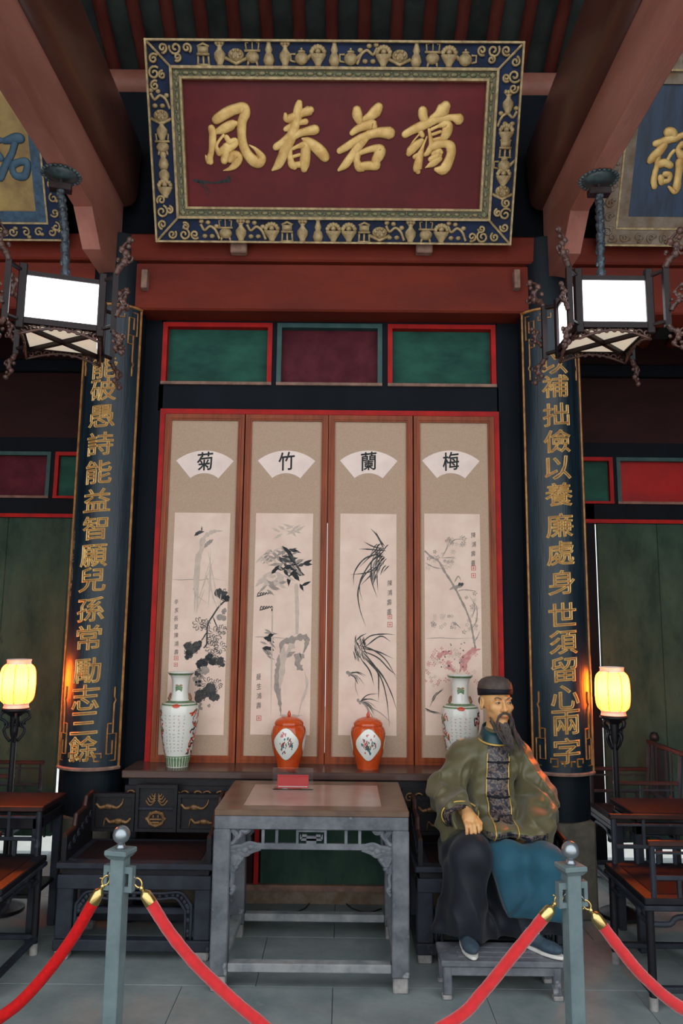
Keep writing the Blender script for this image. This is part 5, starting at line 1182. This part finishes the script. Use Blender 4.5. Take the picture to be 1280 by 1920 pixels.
def vase(label, x, y, seed, turn):
    random.seed(seed)
    rt = thing('porcelain_vase', label, 'vase', (x, y, AZ), 0, 'tall porcelain vases')
    prof = smoothprof([(.066, 0), (.07, .02), (.078, .06), (.095, .14), (.108, .22), (.116, .30), (.116, .345), (.104, .375), (.066, .392), (.056, .41), (.05, .45), (.052, .50), (.06, .535), (.078, .558), (.08, .566)], 4)
    inner = [(.072, .566), (.05, .53), (.042, .47), (0, .45)]
    MB().lathe([(0, 0)]+prof+inner, 40).build('body', 'porcelain', rt, smooth=True, auto=60)
    rc = .1
    b_ = MB()
    for i in range(26): s = 2*math.pi*rc*i/26; patch(b_, prof, rc, s, .026, [(-.008, -.022), (.008, -.022), (.010, .03), (0, .038), (-.010, .03)], .001, 2)
    b_.build('foot_band', 'enamel_green', rt)
    b_ = MB()
    for z, hgt in ((.388, .006), (.372, .004), (.555, .006), (.065, .003)):
        for i in range(40): s = 2*math.pi*rc*i/40; patch(b_, prof, rc, s+.008, z, [(-.0082, -hgt), (.0082, -hgt), (.0082, hgt), (-.0082, hgt)], .0008, 1)
    b_.build('shoulder_band', 'enamel_green', rt)['kind'] = 'stuff'
    # columns of small writing
    tx = {'enamel_black': MB(), 'enamel_red': MB(), 'enamel_brown': MB()}
    for c in range(5):
        for k_ in range(11):
            s = turn+(-.055+.025*c); z = .31-.021*k_
            m_ = tx[('enamel_brown', 'enamel_red', 'enamel_black')[min(2, (k_//3+(c % 2))//1 if k_ < 5 else 2)]]
            for _ in range(3): a = random.uniform(-.004, .004); bb = random.uniform(-.005, .005); wstroke(m_, prof, rc, [(s+a-.003, z+bb), (s+a+.003, z+bb+random.uniform(-.003, .003))], .0012)
    for k_, m_ in tx.items(): m_.build('painted_writing', k_, rt)['kind'] = 'stuff'
    g = MB(); patch(g, prof, .052, turn*.4, .47, [(-.02, -.02), (.02, -.02), (.024, .008), (.014, .012), (.014, .024), (-.014, .024), (-.014, .012), (-.024, .008)], .001, 3); g.build('tripod_motif', 'enamel_green', rt)
    g = MB(); patch(g, prof, .052, turn*.4, .487, [(-.022, -.004), (.022, -.004), (.022, .004), (-.022, .004)], .0016, 1); patch(g, prof, .1, turn, .368, [(.022*math.cos(q), .012*math.sin(q)) for q in [i*.7 for i in range(9)]], .0014, 2); g.build('red_motif', 'enamel_red', rt)
    # figures with trees on both flanks
    for sd, mm in ((-1, 'enamel_red'), (1, 'enamel_black'), (1, 'enamel_red'), (-1, 'enamel_green')):
        g = MB()
        for _ in range(26):
            s = turn+sd*random.uniform(.085, .17); z = random.uniform(.08, .34); wstroke(g, prof, rc, [(s, z), (s+random.uniform(-.015, .015), z+random.uniform(-.02, .02)), (s+random.uniform(-.02, .02), z+random.uniform(-.03, .03))], random.uniform(.002, .005))
        g.build('painted_scene', mm, rt)['kind'] = 'stuff'
    g = MB()
    for s in (-1, 1):
        for a, z, q in ((0, .405, .012), (.004, .418, .011), (.0, .43, .008)): g.ell(wrap(prof, turn*.5+s*(.079+a), z, .052, .006), (q, q, q*1.1), 8, 6)
    g.build('lion_ears', 'enamel_brown', rt, smooth=True)['kind'] = 'stuff'
    return rt
vase('tall white porcelain vase with writing, standing alone by the chrysanthemum scroll', -1.005, 4.925, 3, .0)
vase('tall white porcelain vase behind the shoulder of the seated figure', .735, 4.93, 4, -.01)
def jar(label, x, y, seed, turn):
    random.seed(seed)
    rt = thing('ginger_jar', label, 'jar', (x, y, AZ), 0, 'orange lidded jars')
    prof = smoothprof([(.066, 0), (.068, .012), (.078, .05), (.093, .1), (.105, .16), (.106, .2), (.099, .238), (.086, .258)], 5)
    MB().lathe([(0, 0)]+prof+[(.08, .26), (0, .26)], 40).build('body', 'porcelain_orange', rt, smooth=True, auto=60)
    lid = smoothprof([(.09, .258), (.088, .27), (.07, .289), (.04, .302), (.012, .307)], 4)
    MB().lathe([(0, .257)]+lid+[(0, .307)], 32).build('lid', 'porcelain_orange', rt, smooth=True, auto=60)
    MB().lathe(smoothprof([(0, .304), (.008, .306), (.011, .318), (.006, .332), (.0, .342)], 4), 12).build('finial', 'enamel_red', rt, smooth=True)
    rc = .1
    def lobed(a, b_): return [(a*math.cos(q)*(1+.07*math.cos(4*q)), b_*math.sin(q)*(1+.07*math.cos(4*q))) for q in [2*math.pi*i/28 for i in range(28)]]
    for ds in (0, .19, -.19):
        rim = MB(); patch(rim, prof, rc, turn+ds, .15, lobed(.079, .092), .0008, 6); rim.build('panel_rim', 'gold_line', rt)
        pn = MB(); patch(pn, prof, rc, turn+ds, .15, lobed(.075, .088), .0016, 6); po = pn.build('white_panel', 'porcelain', rt, smooth=True)
        for mm, n, wd in (('enamel_teal', 9, .0045), ('enamel_black', 10, .0022), ('enamel_red', 5, .003), ('enamel_pink', 6, .004), ('enamel_brown', 6, .002)):
            g = MB()
            for _ in range(n):
                q = random.uniform(0, 6.28); rr = random.uniform(.1, .75); s = turn+ds+.062*rr*math.cos(q); z = .145+.06*rr*math.sin(q) - (.01 if mm != 'enamel_pink' else -.02)
                wstroke(g, prof, rc, [(s, z), (s+random.uniform(-.006, .006), z+random.uniform(0, .012)), (s+random.uniform(-.008, .008), z+random.uniform(.008, .022))], wd, .0022)
            g.build('painted_figures', mm, po)['kind'] = 'stuff'
    return rt
jar('orange lidded jar behind the red card, below the bamboo scroll', -.325, 4.92, 5, -.012)
jar('orange lidded jar with a green robed figure panel, below the orchid scroll', .163, 4.92, 6, .0)
# ================================================================== ROPE BARRIER
def post(label, x, y, z_top):
    rt = thing('barrier_post', label, 'barrier post', (x, y, 0), R(-14 if x < 0 else 14), 'rope barrier posts'); h = z_top-.085
    MB().cbox(-.16, .16, -.16, .16, 0, .012, .003).build('base_plate', 'post_grey', rt)
    MB().cbox(-.0235, .0235, -.0235, .0235, .012, h, .003).build('shaft', 'post_grey', rt)
    MB().hexa([(-.026, -.026, h-.012), (.026, -.026, h-.012), (.026, .026, h-.012), (-.026, .026, h-.012), (-.036, -.036, h), (.036, -.036, h), (.036, .036, h), (-.036, .036, h)]).build('cap_flare', 'post_grey', rt)
    MB().cbox(-.038, .038, -.038, .038, h, h+.016, .003).build('cap', 'post_grey', rt)
    MB().lathe([(.0, h+.016), (.018, h+.016), (.014, h+.024), (.011, h+.032)], 16).ell((0, 0, h+.058), (.0275, .0275, .0275), 20, 12).build('ball_finial', 'post_ball', rt, smooth=True)
    for s in (-1, 1):
        m = MB(); X0, X1 = sorted((s*.0235, s*.05)); z0, z1 = h-.11, h-.035
        m.box(X0, X1, -.012, .012, z1-.02, z1).box(X0, X1, -.012, .012, z0, z0+.016)
        m.box(*sorted((s*.038, s*.05)), -.012, .012, z0+.016, z1-.02); m.build('rope_bracket', 'post_grey', rt)
    return rt
PYY = 2.6
post('grey square barrier post with ball top in front of the empty throne chair', -.700, PYY, 1.066)
post('grey square barrier post with ball top in front of the seated figure', .732, PYY, 1.034)
def rope(label, pts, m, ends, texture=0):
    P = [tuple(p) for p in crom(pts, 10)]; o = Vector(P[0])
    rt = thing('barrier_rope', label, 'rope', o, 0, 'red velvet barrier ropes')
    L = [Vector(p)-o for p in P]
    rad = [.0185+texture*random.uniform(-.0007, .0007) for _ in L]
    MB().tube([tuple(p) for p in L], rad, 14).build('velvet_rope', m, rt, smooth=True, auto=60)
    for e in ends:
        a, b_ = (L[0], L[1]) if e == 0 else (L[-1], L[-2]); d = (a-b_).normalized()
        q = MB(); q.tube([tuple(a-d*.004+d*t) for t in (0, .002, .034, .04, .046)], [.0192, .02, .0175, .013, .007], 14); q.build('ferrule', 'brass', rt, smooth=True, auto=40)
        q = MB(); q.tube([tuple(a+d*t) for t in (.04, .05, .058)], [.0065, .0045, .0065], 8); q.ell(tuple(a+d*.052), (.008, .008, .008), 8, 6); q.build('swivel', 'brass', rt, smooth=True)
        c = a+d*.072; e1 = Vector((d.x, 0, d.z)); e2 = Vector((-d.z, 0, d.x)); q = MB()
        q.tube([tuple(c+e1*(0.016*math.cos(g))+e2*(.011*math.sin(g))) for g in [2*math.pi*i/18 for i in range(19)]], .0035, 6); q.tube([tuple(c+e2*.011), tuple(c+e2*.022-e1*.004)], .0026, 5); q.build('snap_hook', 'brass', rt, smooth=True)
        q = MB(); c2 = a+d*.103; q.tube([tuple(c2+e1*(.02*math.cos(g))+Vector((0, 1, 0))*(.008*math.sin(g))+e2*(.003*math.sin(g))) for g in [2*math.pi*i/18 for i in range(19)]], .0026, 6); q.build('ring', 'steel', rt, smooth=True)
    return rt
def RP(*uv): return [tuple(at(u, v, PYY)) for u, v in uv]
rope('bright red rope running out of the picture from the barrier post', RP((176, 1690), (140, 1752), (95, 1815), (45, 1872), (0, 1908))+[(-1.25, PYY, .36), (-1.6, PYY, .33), (-1.95, PYY, .45)], 'velvet_red', [0])
rope('red rope with painted-in pinkish light, slung between the two barrier posts', RP((282, 1692), (318, 1748), (360, 1800), (410, 1850), (470, 1903))+[(-.1, PYY, .40), (.1, PYY, .385)]+RP((850, 1913), (905, 1860), (962, 1790), (1020, 1719)), 'velvet_red_lit', [0, 1], 1)
rope('red rope with painted-in pinkish light, hanging from the barrier post past the low-armed chair', RP((1127, 1733), (1165, 1783), (1210, 1835), (1280, 1892))+[(1.3, PYY, .43), (1.6, PYY, .37), (1.9, PYY, .42)], 'velvet_red_lit', [0], 1)
# far rope behind the chairs
PYY_old = PYY; far = [tuple(at(u, v, 5.9)) for u, v in ((1243, 1462), (1249, 1485), (1258, 1512), (1275, 1545))]
rt = rope('short red rope end with brass tip hanging far behind the tea table', far, 'velvet_red', [0])
wp = thing('slim_post', 'dark slim post holding the far red rope behind the tea table', 'barrier post', (far[0][0]-.05, 5.9, 0))
MB().lathe([(0, 0), (.13, 0), (.13, .015), (.03, .03), (.018, .05), (.018, .9), (0, .9)], 16).build('shaft', 'iron', wp, smooth=True, auto=40)
MB().lathe([(.03, .9), (.035, .93), (.02, .96), (0, .965)], 14).build('cap', 'iron', wp, smooth=True)
# cables on the floor below the table
for lab, pts in (('thin black cable curling on the floor behind the table', [(590, 1668), (575, 1700), (540, 1712), (500, 1708)]), ('thin black cable bending on the floor toward the seated figure', [(632, 1668), (655, 1700), (690, 1710), (715, 1704)])):
    P = [EYEV+ray(u, v)*((.004-EYE)/ray(u, v).z) for u, v in pts]; o = P[0]
    m = MB().tube([tuple(Vector(q)-o) for q in [tuple(k_) for k_ in crom([tuple(p) for p in P], 8)]], .004, 6)
    tag(m.build('power_cable', 'cable', None, smooth=True, loc=o), lab, 'cable')
# ================================================================== SEATED FIGURE
O = Vector((.80, 4.40, 0.0))
HC = np.array((.866, 4.455, 1.298)); HS = 1.07           # middle of the head
HY = R(-13)                                   # head turned towards the picture's right
def hp(x, y, z):                              # head-local (x right, y back, z up) -> world
    x, y, z = x*HS, y*HS, z*HS; c, s = math.cos(-HY), math.sin(-HY); return (HC[0]+c*x-s*y, HC[1]+s*x+c*y, HC[2]+z)
B = Field((.38, 3.86, .16), (1.26, 4.74, 1.46), .0058, .05)
# trunk, limbs
B.cone((.82, 4.54, .60), (.84, 4.52, .98), .12, .13, .04).cone((.70, 4.52, 1.03), (.97, 4.52, 1.03), .06, .06, .05)
B.cone((.855, 4.50, 1.04), (.868, 4.475, 1.2), .056, .052, .02)
for a, b_, ra, rb in (((.74, 4.5, .6), (.645, 4.07, .60), .085, .062), ((.645, 4.07, .60), (.61, 4.06, .25), .06, .04), ((.90, 4.5, .6), (.99, 4.07, .58), .085, .062), ((.99, 4.07, .58), (.96, 4.05, .25), .06, .04),
                      ((.68, 4.52, 1.02), (.575, 4.5, .80), .05, .042), ((.575, 4.5, .80), (.645, 4.21, .765), .042, .03), ((.98, 4.52, 1.02), (1.09, 4.48, .80), .05, .042), ((1.09, 4.48, .80), (1.03, 4.25, .72), .042, .03)):
    B.cone(a, b_, ra, rb, .03)
# hands: palm, four fingers closed over the knee, thumb along the side
def hand(P, fwd, side, down, sg):
    P = np.array(P); f, s, d = [np.array(k_, float) for k_ in (fwd, side, down)]
    B.ell(P, (.037, .042, .024), .012); B.cone(P-f*.05, P, .03, .032, .02)
    for i, (off, L) in enumerate(((-.031, .9), (-.0105, 1.0), (.0105, .95), (.031, .78))):
        a = P+f*.03+s*off; b_ = a+(f*.028+d*.006)*L; c = b_+(f*.008+d*.026)*L; e = c+(d*.02-f*.008)*L
        B.cone(a, b_, .0105, .0098, .003).cone(b_, c, .0098, .009, .003).cone(c, e, .009, .0078, .003)
    a = P-f*.005-s*(sg*.036)+d*.004; b_ = a+f*.032-s*(sg*.012)+d*.008; c = b_+f*.026+d*.014+s*(sg*.006)
    B.cone(a, b_, .013, .0115, .006).cone(b_, c, .0115, .009, .003)
hand((.655, 4.125, .752), (.10, -.93, -.35), (1, .1, 0), (0, -.35, -.93), -1)
hand((1.03, 4.215, .71), (-.25, -.9, -.35), (.95, -.3, 0), (0, -.3, -.95), 1)
# head and face
B.ell(hp(0, .018, .03), tuple(q*HS for q in (.077, .092, .083)), .02).ell(hp(0, -.028, -.03), tuple(q*HS for q in (.063, .066, .086)), .03).ell(hp(0, -.066, -.098), tuple(q*HS for q in (.026, .022, .018)), .025)
for s in (-1, 1):
    B.ell(hp(s*.042, -.066, -.022), tuple(q*HS for q in (.022, .02, .02)), .02); B.ell(hp(s*.028, -.088, .026), tuple(q*HS for q in (.022, .01, .008)), .012)
    B.ell(hp(s*.079, .008, -.008), tuple(q*HS for q in (.010, .02, .034)), .008); B.ell(hp(s*.084, .004, -.004), tuple(q*HS for q in (.006, .012, .022)), .004, True)
    B.ell(hp(s*.031, -.099, .006), tuple(q*HS for q in (.018, .012, .010)), .008, True); B.ell(hp(s*.031, -.083, .005), tuple(q*HS for q in (.015, .012, .011)), .003)
    B.ell(hp(s*.012, -.097, -.034), tuple(q*HS for q in (.009, .011, .009)), .008)
B.cone(hp(0, -.088, .018), hp(0, -.112, -.03), .0075, .0125, .012)
B.ell(hp(0, -.088, -.060), tuple(q*HS for q in (.026, .014, .012)), .012)
body = B.mb()
body.xf(Matrix.Translation(-O))
man = body.build('person', 'skin', None, smooth=True, loc=O)
tag(man, 'seated robed figure with cap and long beard, olive satin jacket and teal skirt', 'person')
def child(mb, name, m, parent=man, smooth=True, **k): return mb.xf(Matrix.Translation(-O)).build(name, m, parent, smooth=smooth, **k)
def trail(mb, pts, rad, n=7): mb.tube([tuple(p) for p in crom(pts, 5)], rad, n)
for s in (-1, 1):
    e = MB(); c = hp(s*.031, -.0915, .004); e.ell(c, (.0125, .006, .0052), 12, 8); eb = child(e, 'eye', 'eye_white')
    e = MB(); c = hp(s*.031+.002, -.0965, .004); e.ell(c, (.0055, .003, .0050), 10, 6); child(e, 'iris', 'eye_dark', eb if False else man)
    e = MB(); e.tube([hp(s*.031+a, -.0975-.3*abs(a)*0, .0085-abs(a)**2*30) for a in (-.013, -.007, 0, .007, .013)], .0016, 5); child(e, 'eyelid_line', 'beard_hair')
    e = MB(); e.tube([hp(s*(.014+a*.034), -.0985+.012*a*a, .022+.007*math.sin(a*2.6)) for a in (0, .25, .5, .75, 1)], [.002, .0034, .0034, .003, .0012], 6); child(e, 'eyebrow', 'beard_hair')
e = MB(); e.tube([hp(a, -.1005+9*a*a, -.0665) for a in (-.02, -.01, 0, .01, .02)], [.002, .0045, .005, .0045, .002], 7); child(e, 'lower_lip', 'lip')
# cap: felt crown and dark band
def ring(z, rx, ry, n=36, cy=.014): return [hp(rx*math.cos(2*math.pi*i/n), cy+ry*math.sin(2*math.pi*i/n), z+.012*(math.sin(2*math.pi*i/n) < 0)*0) for i in range(n)]
def loft(mb, rings, cap=True):
    n = len(rings[0]); o = len(mb.v); V = [p for r_ in rings for p in r_]; Fc = [(k_*n+i, k_*n+(i+1) % n, (k_+1)*n+(i+1) % n, (k_+1)*n+i) for k_ in range(len(rings)-1) for i in range(n)]
    if cap: Fc += [tuple(range((len(rings)-1)*n, len(rings)*n))]
    mb.add(V, Fc)
m = MB(); loft(m, [ring(.062, .0885, .103), ring(.08, .0885, .103), ring(.1, .083, .096), ring(.117, .068, .078), ring(.128, .045, .05), ring(.132, .018, .02)]); child(m, 'cap_crown', 'hat_felt', auto=80)
def band(z, rx, ry, tilt=.010): return [hp(rx*math.cos(2*math.pi*i/36), .014+ry*math.sin(2*math.pi*i/36), z+tilt*math.sin(2*math.pi*i/36)*-1) for i in range(36)]
m = MB(); loft(m, [band(.034, .083, .100), band(.035, .087, .105), band(.068, .0905, .107, .0), band(.071, .088, .103, .0)], False); child(m, 'cap_band', 'hat_band')
# moustache, beard, side locks
random.seed(11)
def wisps(name, n, fn, r0=.0028):
    m = MB()
    for i in range(n):
        P = fn(i/max(n-1, 1)); k_ = (len(P)-1)*5+1; m.tube([tuple(p) for p in crom(P, 5)], [r0*(1-.75*j/(k_-1)) for j in range(k_)], 5)
    o = child(m, name, 'beard_hair'); o['kind'] = 'stuff'; return o
def jr(s=.004): return random.uniform(-s, s)
for s in (-1, 1):
    wisps('moustache', 40, lambda t: [hp(s*(.003+.010*t)+jr(.002), -.111+.004*t+jr(.002), -.047+jr(.003)), hp(s*(.022+.004*t)+jr(), -.105+jr(.002), -.056+jr(.003)), hp(s*(.036+.003*t)+jr(), -.094+jr(.003), -.085+jr()), hp(s*(.036)+jr(.006), -.092+jr(), -.125+jr(.01))])
wisps('chin_beard', 110, lambda t: [hp(jr(.024), -.078+jr(.010), -.100+jr(.008)), hp(.006+jr(.022), -.100+jr(.010), -.135+jr(.01)), hp(.014+jr(.02), -.112+jr(.012), -.18+jr(.01)), hp(.026+jr(.018), -.118+jr(.014), -.23+jr(.03))], .0034)
wisps('side_beard', 60, lambda t: [hp(.062+jr(.004), -.03+jr(.012), -.05+jr(.02)), hp(.066+jr(.008), -.052+jr(.01), -.11+jr(.02)), hp(.072+jr(.014), -.085+jr(.012), -.17+jr(.02)), hp(.092+jr(.02), -.11+jr(.014), -.225+jr(.03))], .003)
wisps('cheek_beard', 30, lambda t: [hp(-.052+jr(.004), -.045+jr(.01), -.085+jr(.014)), hp(-.04+jr(.006), -.075+jr(.01), -.125+jr(.012)), hp(-.02+jr(.01), -.10+jr(.01), -.165+jr(.02)), hp(.0+jr(.012), -.112+jr(.01), -.2+jr(.02))], .003)
m = MB(); m.ell(hp(0, .075, .0), (.07, .03, .05), 14, 9); child(m, 'back_hair', 'beard_hair')
# ------------------------------------------------------------------ jacket
J = Field((.40, 4.02, .56), (1.26, 4.74, 1.20), .007, .06)
J.cone((.83, 4.53, .70), (.845, 4.525, .96), .18, .15, .05).cone((.72, 4.52, .985), (.97, 4.52, .99), .09, .09, .06).ell((.83, 4.42, .70), (.205, .175, .13), .06)
J.cone((.845, 4.51, 1.05), (.86, 4.49, 1.105), .09, .075, .04)
J.cone((.695, 4.52, .99), (.59, 4.50, .80), .09, .10, .05).cone((.59, 4.49, .79), (.625, 4.22, .745), .10, .092, .05)
J.cone((.985, 4.52, .99), (1.085, 4.47, .80), .09, .098, .05).cone((1.085, 4.46, .79), (1.02, 4.20, .70), .098, .10, .05)
J.cone((.58, 4.30, .72), (.56, 4.27, .66), .085, .06, .05)                      # hanging sleeve cloth
J.ell((.785, 4.18, .69), (.085, .13, .042), .03).ell((.945, 4.18, .682), (.135, .13, .042), .03)   # skirts of the jacket on the lap
def folds(d, X, Y, Z):
    w_ = .02*(np.abs(np.sin(((X-.83)*np.sign(X-.83)*55+Z*38+2*np.sin(Y*18+X*9))*.5))-.5)*np.clip((np.abs(X-.83)-.07)*9, 0, 1)
    w_ += .004*np.sin(Z*70-(X-.83)*30+Y*20)+.005*np.sin(X*34+Z*22+np.sin(Z*40))*np.clip((1.0-Z)*4, 0, 1)
    # crease lines at the elbow and under the arms
    for (ax, az, sx, sz_, dp) in ((.70, .84, .014, .13, .034), (.965, .86, .014, .13, .03), (.60, .86, .012, .05, .01), (1.09, .87, .012, .06, .012), (1.05, .78, .03, .015, .012), (.62, .83, .03, .015, .012)):
        w_ += dp*np.exp(-((X-ax-(Z-az)*.25)/sx)**2-((Z-az)/sz_)**2)
    return d+w_*np.clip((1.1-Z)*8, 0, 1)
J.each(folds)
J.cone((.636, 4.175, .752), (.625, 4.06, .738), .05, .075, .012, True)           # cuff opening
child(J.mb(), 'jacket', 'satin_olive')
def drape(name, m, xz, off, parent=man):        # cloth strip lying on the jacket front; xz = rows of (x, z)
    mb = MB(); nr, nc = len(xz), len(xz[0]); V = []; prev = 4.3
    for row_ in xz:
        ys = [J.front(x, z) for x, z in row_]; ok = [q for q in ys if q is not None]; mn = min(ok) if ok else prev
        sm = [mn if q is None else q for q in ys]
        for (x, z), yq in zip(row_, sm): V.append((x, yq-off, z))
    arr = np.array(V).reshape(nr, nc, 3)
    for _ in range(2):
        a2 = arr.copy(); a2[1:-1, :, 1] = (arr[:-2, :, 1]+arr[1:-1, :, 1]*2+arr[2:, :, 1])/4; arr = np.minimum(a2, arr+.001) if False else a2
    mb.add([tuple(p) for p in arr.reshape(-1, 3)], [(i*nc+j, i*nc+j+1, (i+1)*nc+j+1, (i+1)*nc+j) for i in range(nr-1) for j in range(nc-1)])
    return child(mb, name, m, parent)
def cxl(z): return .828+.035*(z-.62)/.45
rows = [[(cxl(z)+dx, z) for dx in np.linspace(-.058, .058, 9)] for z in np.linspace(.645, 1.075, 44)]
pk = drape('front_placket', 'brocade', rows, .006)
for s in (-1, 1):
    m = MB(); P = []
    for z in np.linspace(.645, 1.03, 40):
        yq = J.front(cxl(z)+s*.06, z); P.append((cxl(z)+s*.06, (yq if yq is not None else 4.3)-.007, z))
    m.tube(P, .0034, 6); child(m, 'gold_piping', 'gold_piping')
for z in (.66, .735, .815, .90, .985):
    m = MB(); P = []
    for dx in np.linspace(-.06, .06, 9):
        yq = J.front(cxl(z)+dx, z); P.append((cxl(z)+dx, (yq if yq is not None else 4.3)-.0085, z))
    m.tube(P, .005, 6); m.ell(P[4], (.009, .007, .009), 8, 6); child(m, 'frog_button', 'hat_band')
# brocade hem on the lap and round the near cuff
rows = [[(x, .662+t*.036) for x in np.linspace(.715, .822, 12)] for t in np.linspace(-.3, 1, 7)]
drape('jacket_hem', 'brocade', rows, .005)
rows = [[(x, .652+t*.036) for x in np.linspace(.845, 1.045, 20)] for t in np.linspace(-.3, 1, 7)]
drape('jacket_hem', 'brocade', rows, .005)
d = Vector((.02, -.14, -.012)).normalized(); a1 = Vector((0, 0, 1)).cross(d).normalized(); a2 = d.cross(a1); c0 = Vector((.626, 4.155, .745)); m = MB(); V = []; n = 28
for k_, (t, r_) in enumerate(((0, .090), (-.045, .104), (-.055, .112), (-.05, .100), (0, .082))):
    for i in range(n): g = 2*math.pi*i/n; V.append(tuple(c0+d*t+(a1*math.cos(g)*1.05+a2*math.sin(g)*.72)*(r_-.02)+Vector((0, 0, -.012*(math.sin(g) < 0)))))
m.add(V, [(k_*n+i, k_*n+(i+1) % n, (k_+1)*n+(i+1) % n, (k_+1)*n+i) for k_ in range(4) for i in range(n)]); cf = child(m, 'sleeve_cuff', 'brocade')
m = MB(); m.tube([tuple(c0+d*(-.05)+(a1*math.cos(g)*1.05+a2*math.sin(g)*.72)*.094) for g in [2*math.pi*i/n for i in range(n+1)]], .0038, 6, cap=False); child(m, 'cuff_piping', 'gold_piping')
# collar
m = MB(); n = 36
def cr(z, r_, dy=0): return [(.862+r_*1.0*math.cos(2*math.pi*i/n), 4.487+dy+r_*1.08*math.sin(2*math.pi*i/n), z-.028*(-math.sin(2*math.pi*i/n))*.9) for i in range(n)]
loft(m, [cr(1.095, .09), cr(1.135, .078), cr(1.158, .072), cr(1.158, .064), cr(1.11, .064)], False); child(m, 'collar', 'collar_teal')
m = MB(); P = [(.862+.094*math.cos(g), 4.487+.102*math.sin(g), 1.098-.026*(-math.sin(g))) for g in [2*math.pi*i/n for i in range(n+1)]]; m.tube(P, .0055, 6, cap=False); child(m, 'collar_trim', 'gold_piping')
# ------------------------------------------------------------------ teal skirt and black robe
S = Field((.56, 3.90, .26), (1.20, 4.64, .76), .007, .06)
S.cone((.95, 4.46, .56), (1.0, 4.05, .545), .115, .10, .04).cone((.80, 4.46, .565), (.80, 4.10, .57), .10, .08, .05)
S.box((.93, 4.045, .44), (.165, .075, .155), .05, .05).cone((1.01, 4.04, .55), (1.02, 4.03, .36), .10, .095, .05).cone((.85, 4.07, .57), (.885, 4.03, .38), .085, .075, .05)
def sk(d, X, Y, Z):
    w_ = .010*np.sin(Z*26+((X-.93)*9)**2*1.3)*np.clip((.58-Z)*6, 0, 1)+.008*np.sin(X*36+Z*6)*np.clip((.5-Z)*5, 0, 1)
    w_ += .03*np.exp(-((X-.90)/.05)**2-((Z-.50)/.09)**2)+.014*np.exp(-((X-.93-(Z-.45)*.9)/.02)**2)*np.clip((.56-Z)*5, 0, 1)
    d = d+w_; d = np.maximum(d, (.315+.01*np.sin(X*9))-Z); d = np.maximum(d, (.70+(.68-Z)*.32)-X); return d
S.each(sk); child(S.mb(), 'teal_skirt', 'skirt_teal')
K = Field((.42, 3.88, .165), (1.20, 4.66, .74), .007, .06)
K.cone((.72, 4.46, .585), (.65, 4.07, .585), .12, .10, .04).cone((.65, 4.065, .58), (.625, 4.05, .32), .095, .085, .04).cone((.625, 4.06, .34), (.615, 4.07, .235), .088, .105, .05)
K.cone((.545, 4.14, .24), (.70, 4.11, .24), .06, .07, .05).cone((.56, 4.12, .5), (.53, 4.12, .25), .04, .055, .05).cone((.95, 4.08, .40), (.97, 4.09, .24), .10, .095, .05).cone((.70, 4.17, .24), (1.05, 4.15, .25), .075, .08, .05).box((.8, 4.3, .42), (.27, .14, .2), .06, .06)
def rb(d, X, Y, Z):
    w_ = .022*(np.abs(np.sin(X*30+1.5*np.sin(Z*9+Y*7)))-.6)*np.clip((.56-Z)*3.5, 0, 1)+.006*np.sin(X*30+Z*14); d = d+w_
    d = np.maximum(d, (.205+.02*np.sin(X*14)+.025*np.exp(-((X-.615)/.055)**2-((Y-3.98)/.1)**2)+.02*np.exp(-((X-.98)/.06)**2-((Y-3.98)/.1)**2))-Z); return d
K.each(rb); child(K.mb(), 'black_robe', 'robe_black')
# shoes
def shoe(c, yaw):
    M = Matrix.Translation(Vector(c)) @ Matrix.Rotation(yaw, 4, 'Z')
    sh = Field((-.07, -.17, 0), (.07, .13, .13), .0045, .04)
    sh.ell((0, -.065, .034), (.041, .075, .026), .02).ell((0, .04, .045), (.036, .065, .04), .03).cone((0, .04, .06), (0, .055, .1), .034, .036, .02)
    sh.each(lambda d, X, Y, Z: np.maximum(d, .014-Z)); sh.ell((0, .045, .105), (.03, .045, .03), .006, True)
    child(sh.mb().xf(M), 'cloth_shoe', 'shoe_cloth')
    ol = [(.037*math.cos(g)*(1 if math.sin(g) < 0 else .88), -.02+(.125*math.sin(g))) for g in [2*math.pi*i/28 for i in range(28)]]
    m_ = MB(); n_ = 28; m_.add([(a, b_, .0) for a, b_ in ol]+[(a*1.04, b_*1.02, .004) for a, b_ in ol]+[(a*1.04, b_*1.02, .016) for a, b_ in ol], [tuple(range(n_))[::-1], tuple(range(2*n_, 3*n_))]+[(k_*n_+i, k_*n_+(i+1) % n_, (k_+1)*n_+(i+1) % n_, (k_+1)*n_+i) for k_ in range(2) for i in range(n_)])
    child(m_.xf(M), 'white_sole', 'white_cloth', smooth=False)
    so = MB().ell((0, .025, .082), (.026, .036, .036), 14, 8); child(so.xf(M), 'white_sock', 'white_cloth')
shoe((.618, 4.015, .1765), R(4)); shoe((.955, 4.0, .1765), R(38))
bpy.context.view_layer.update()
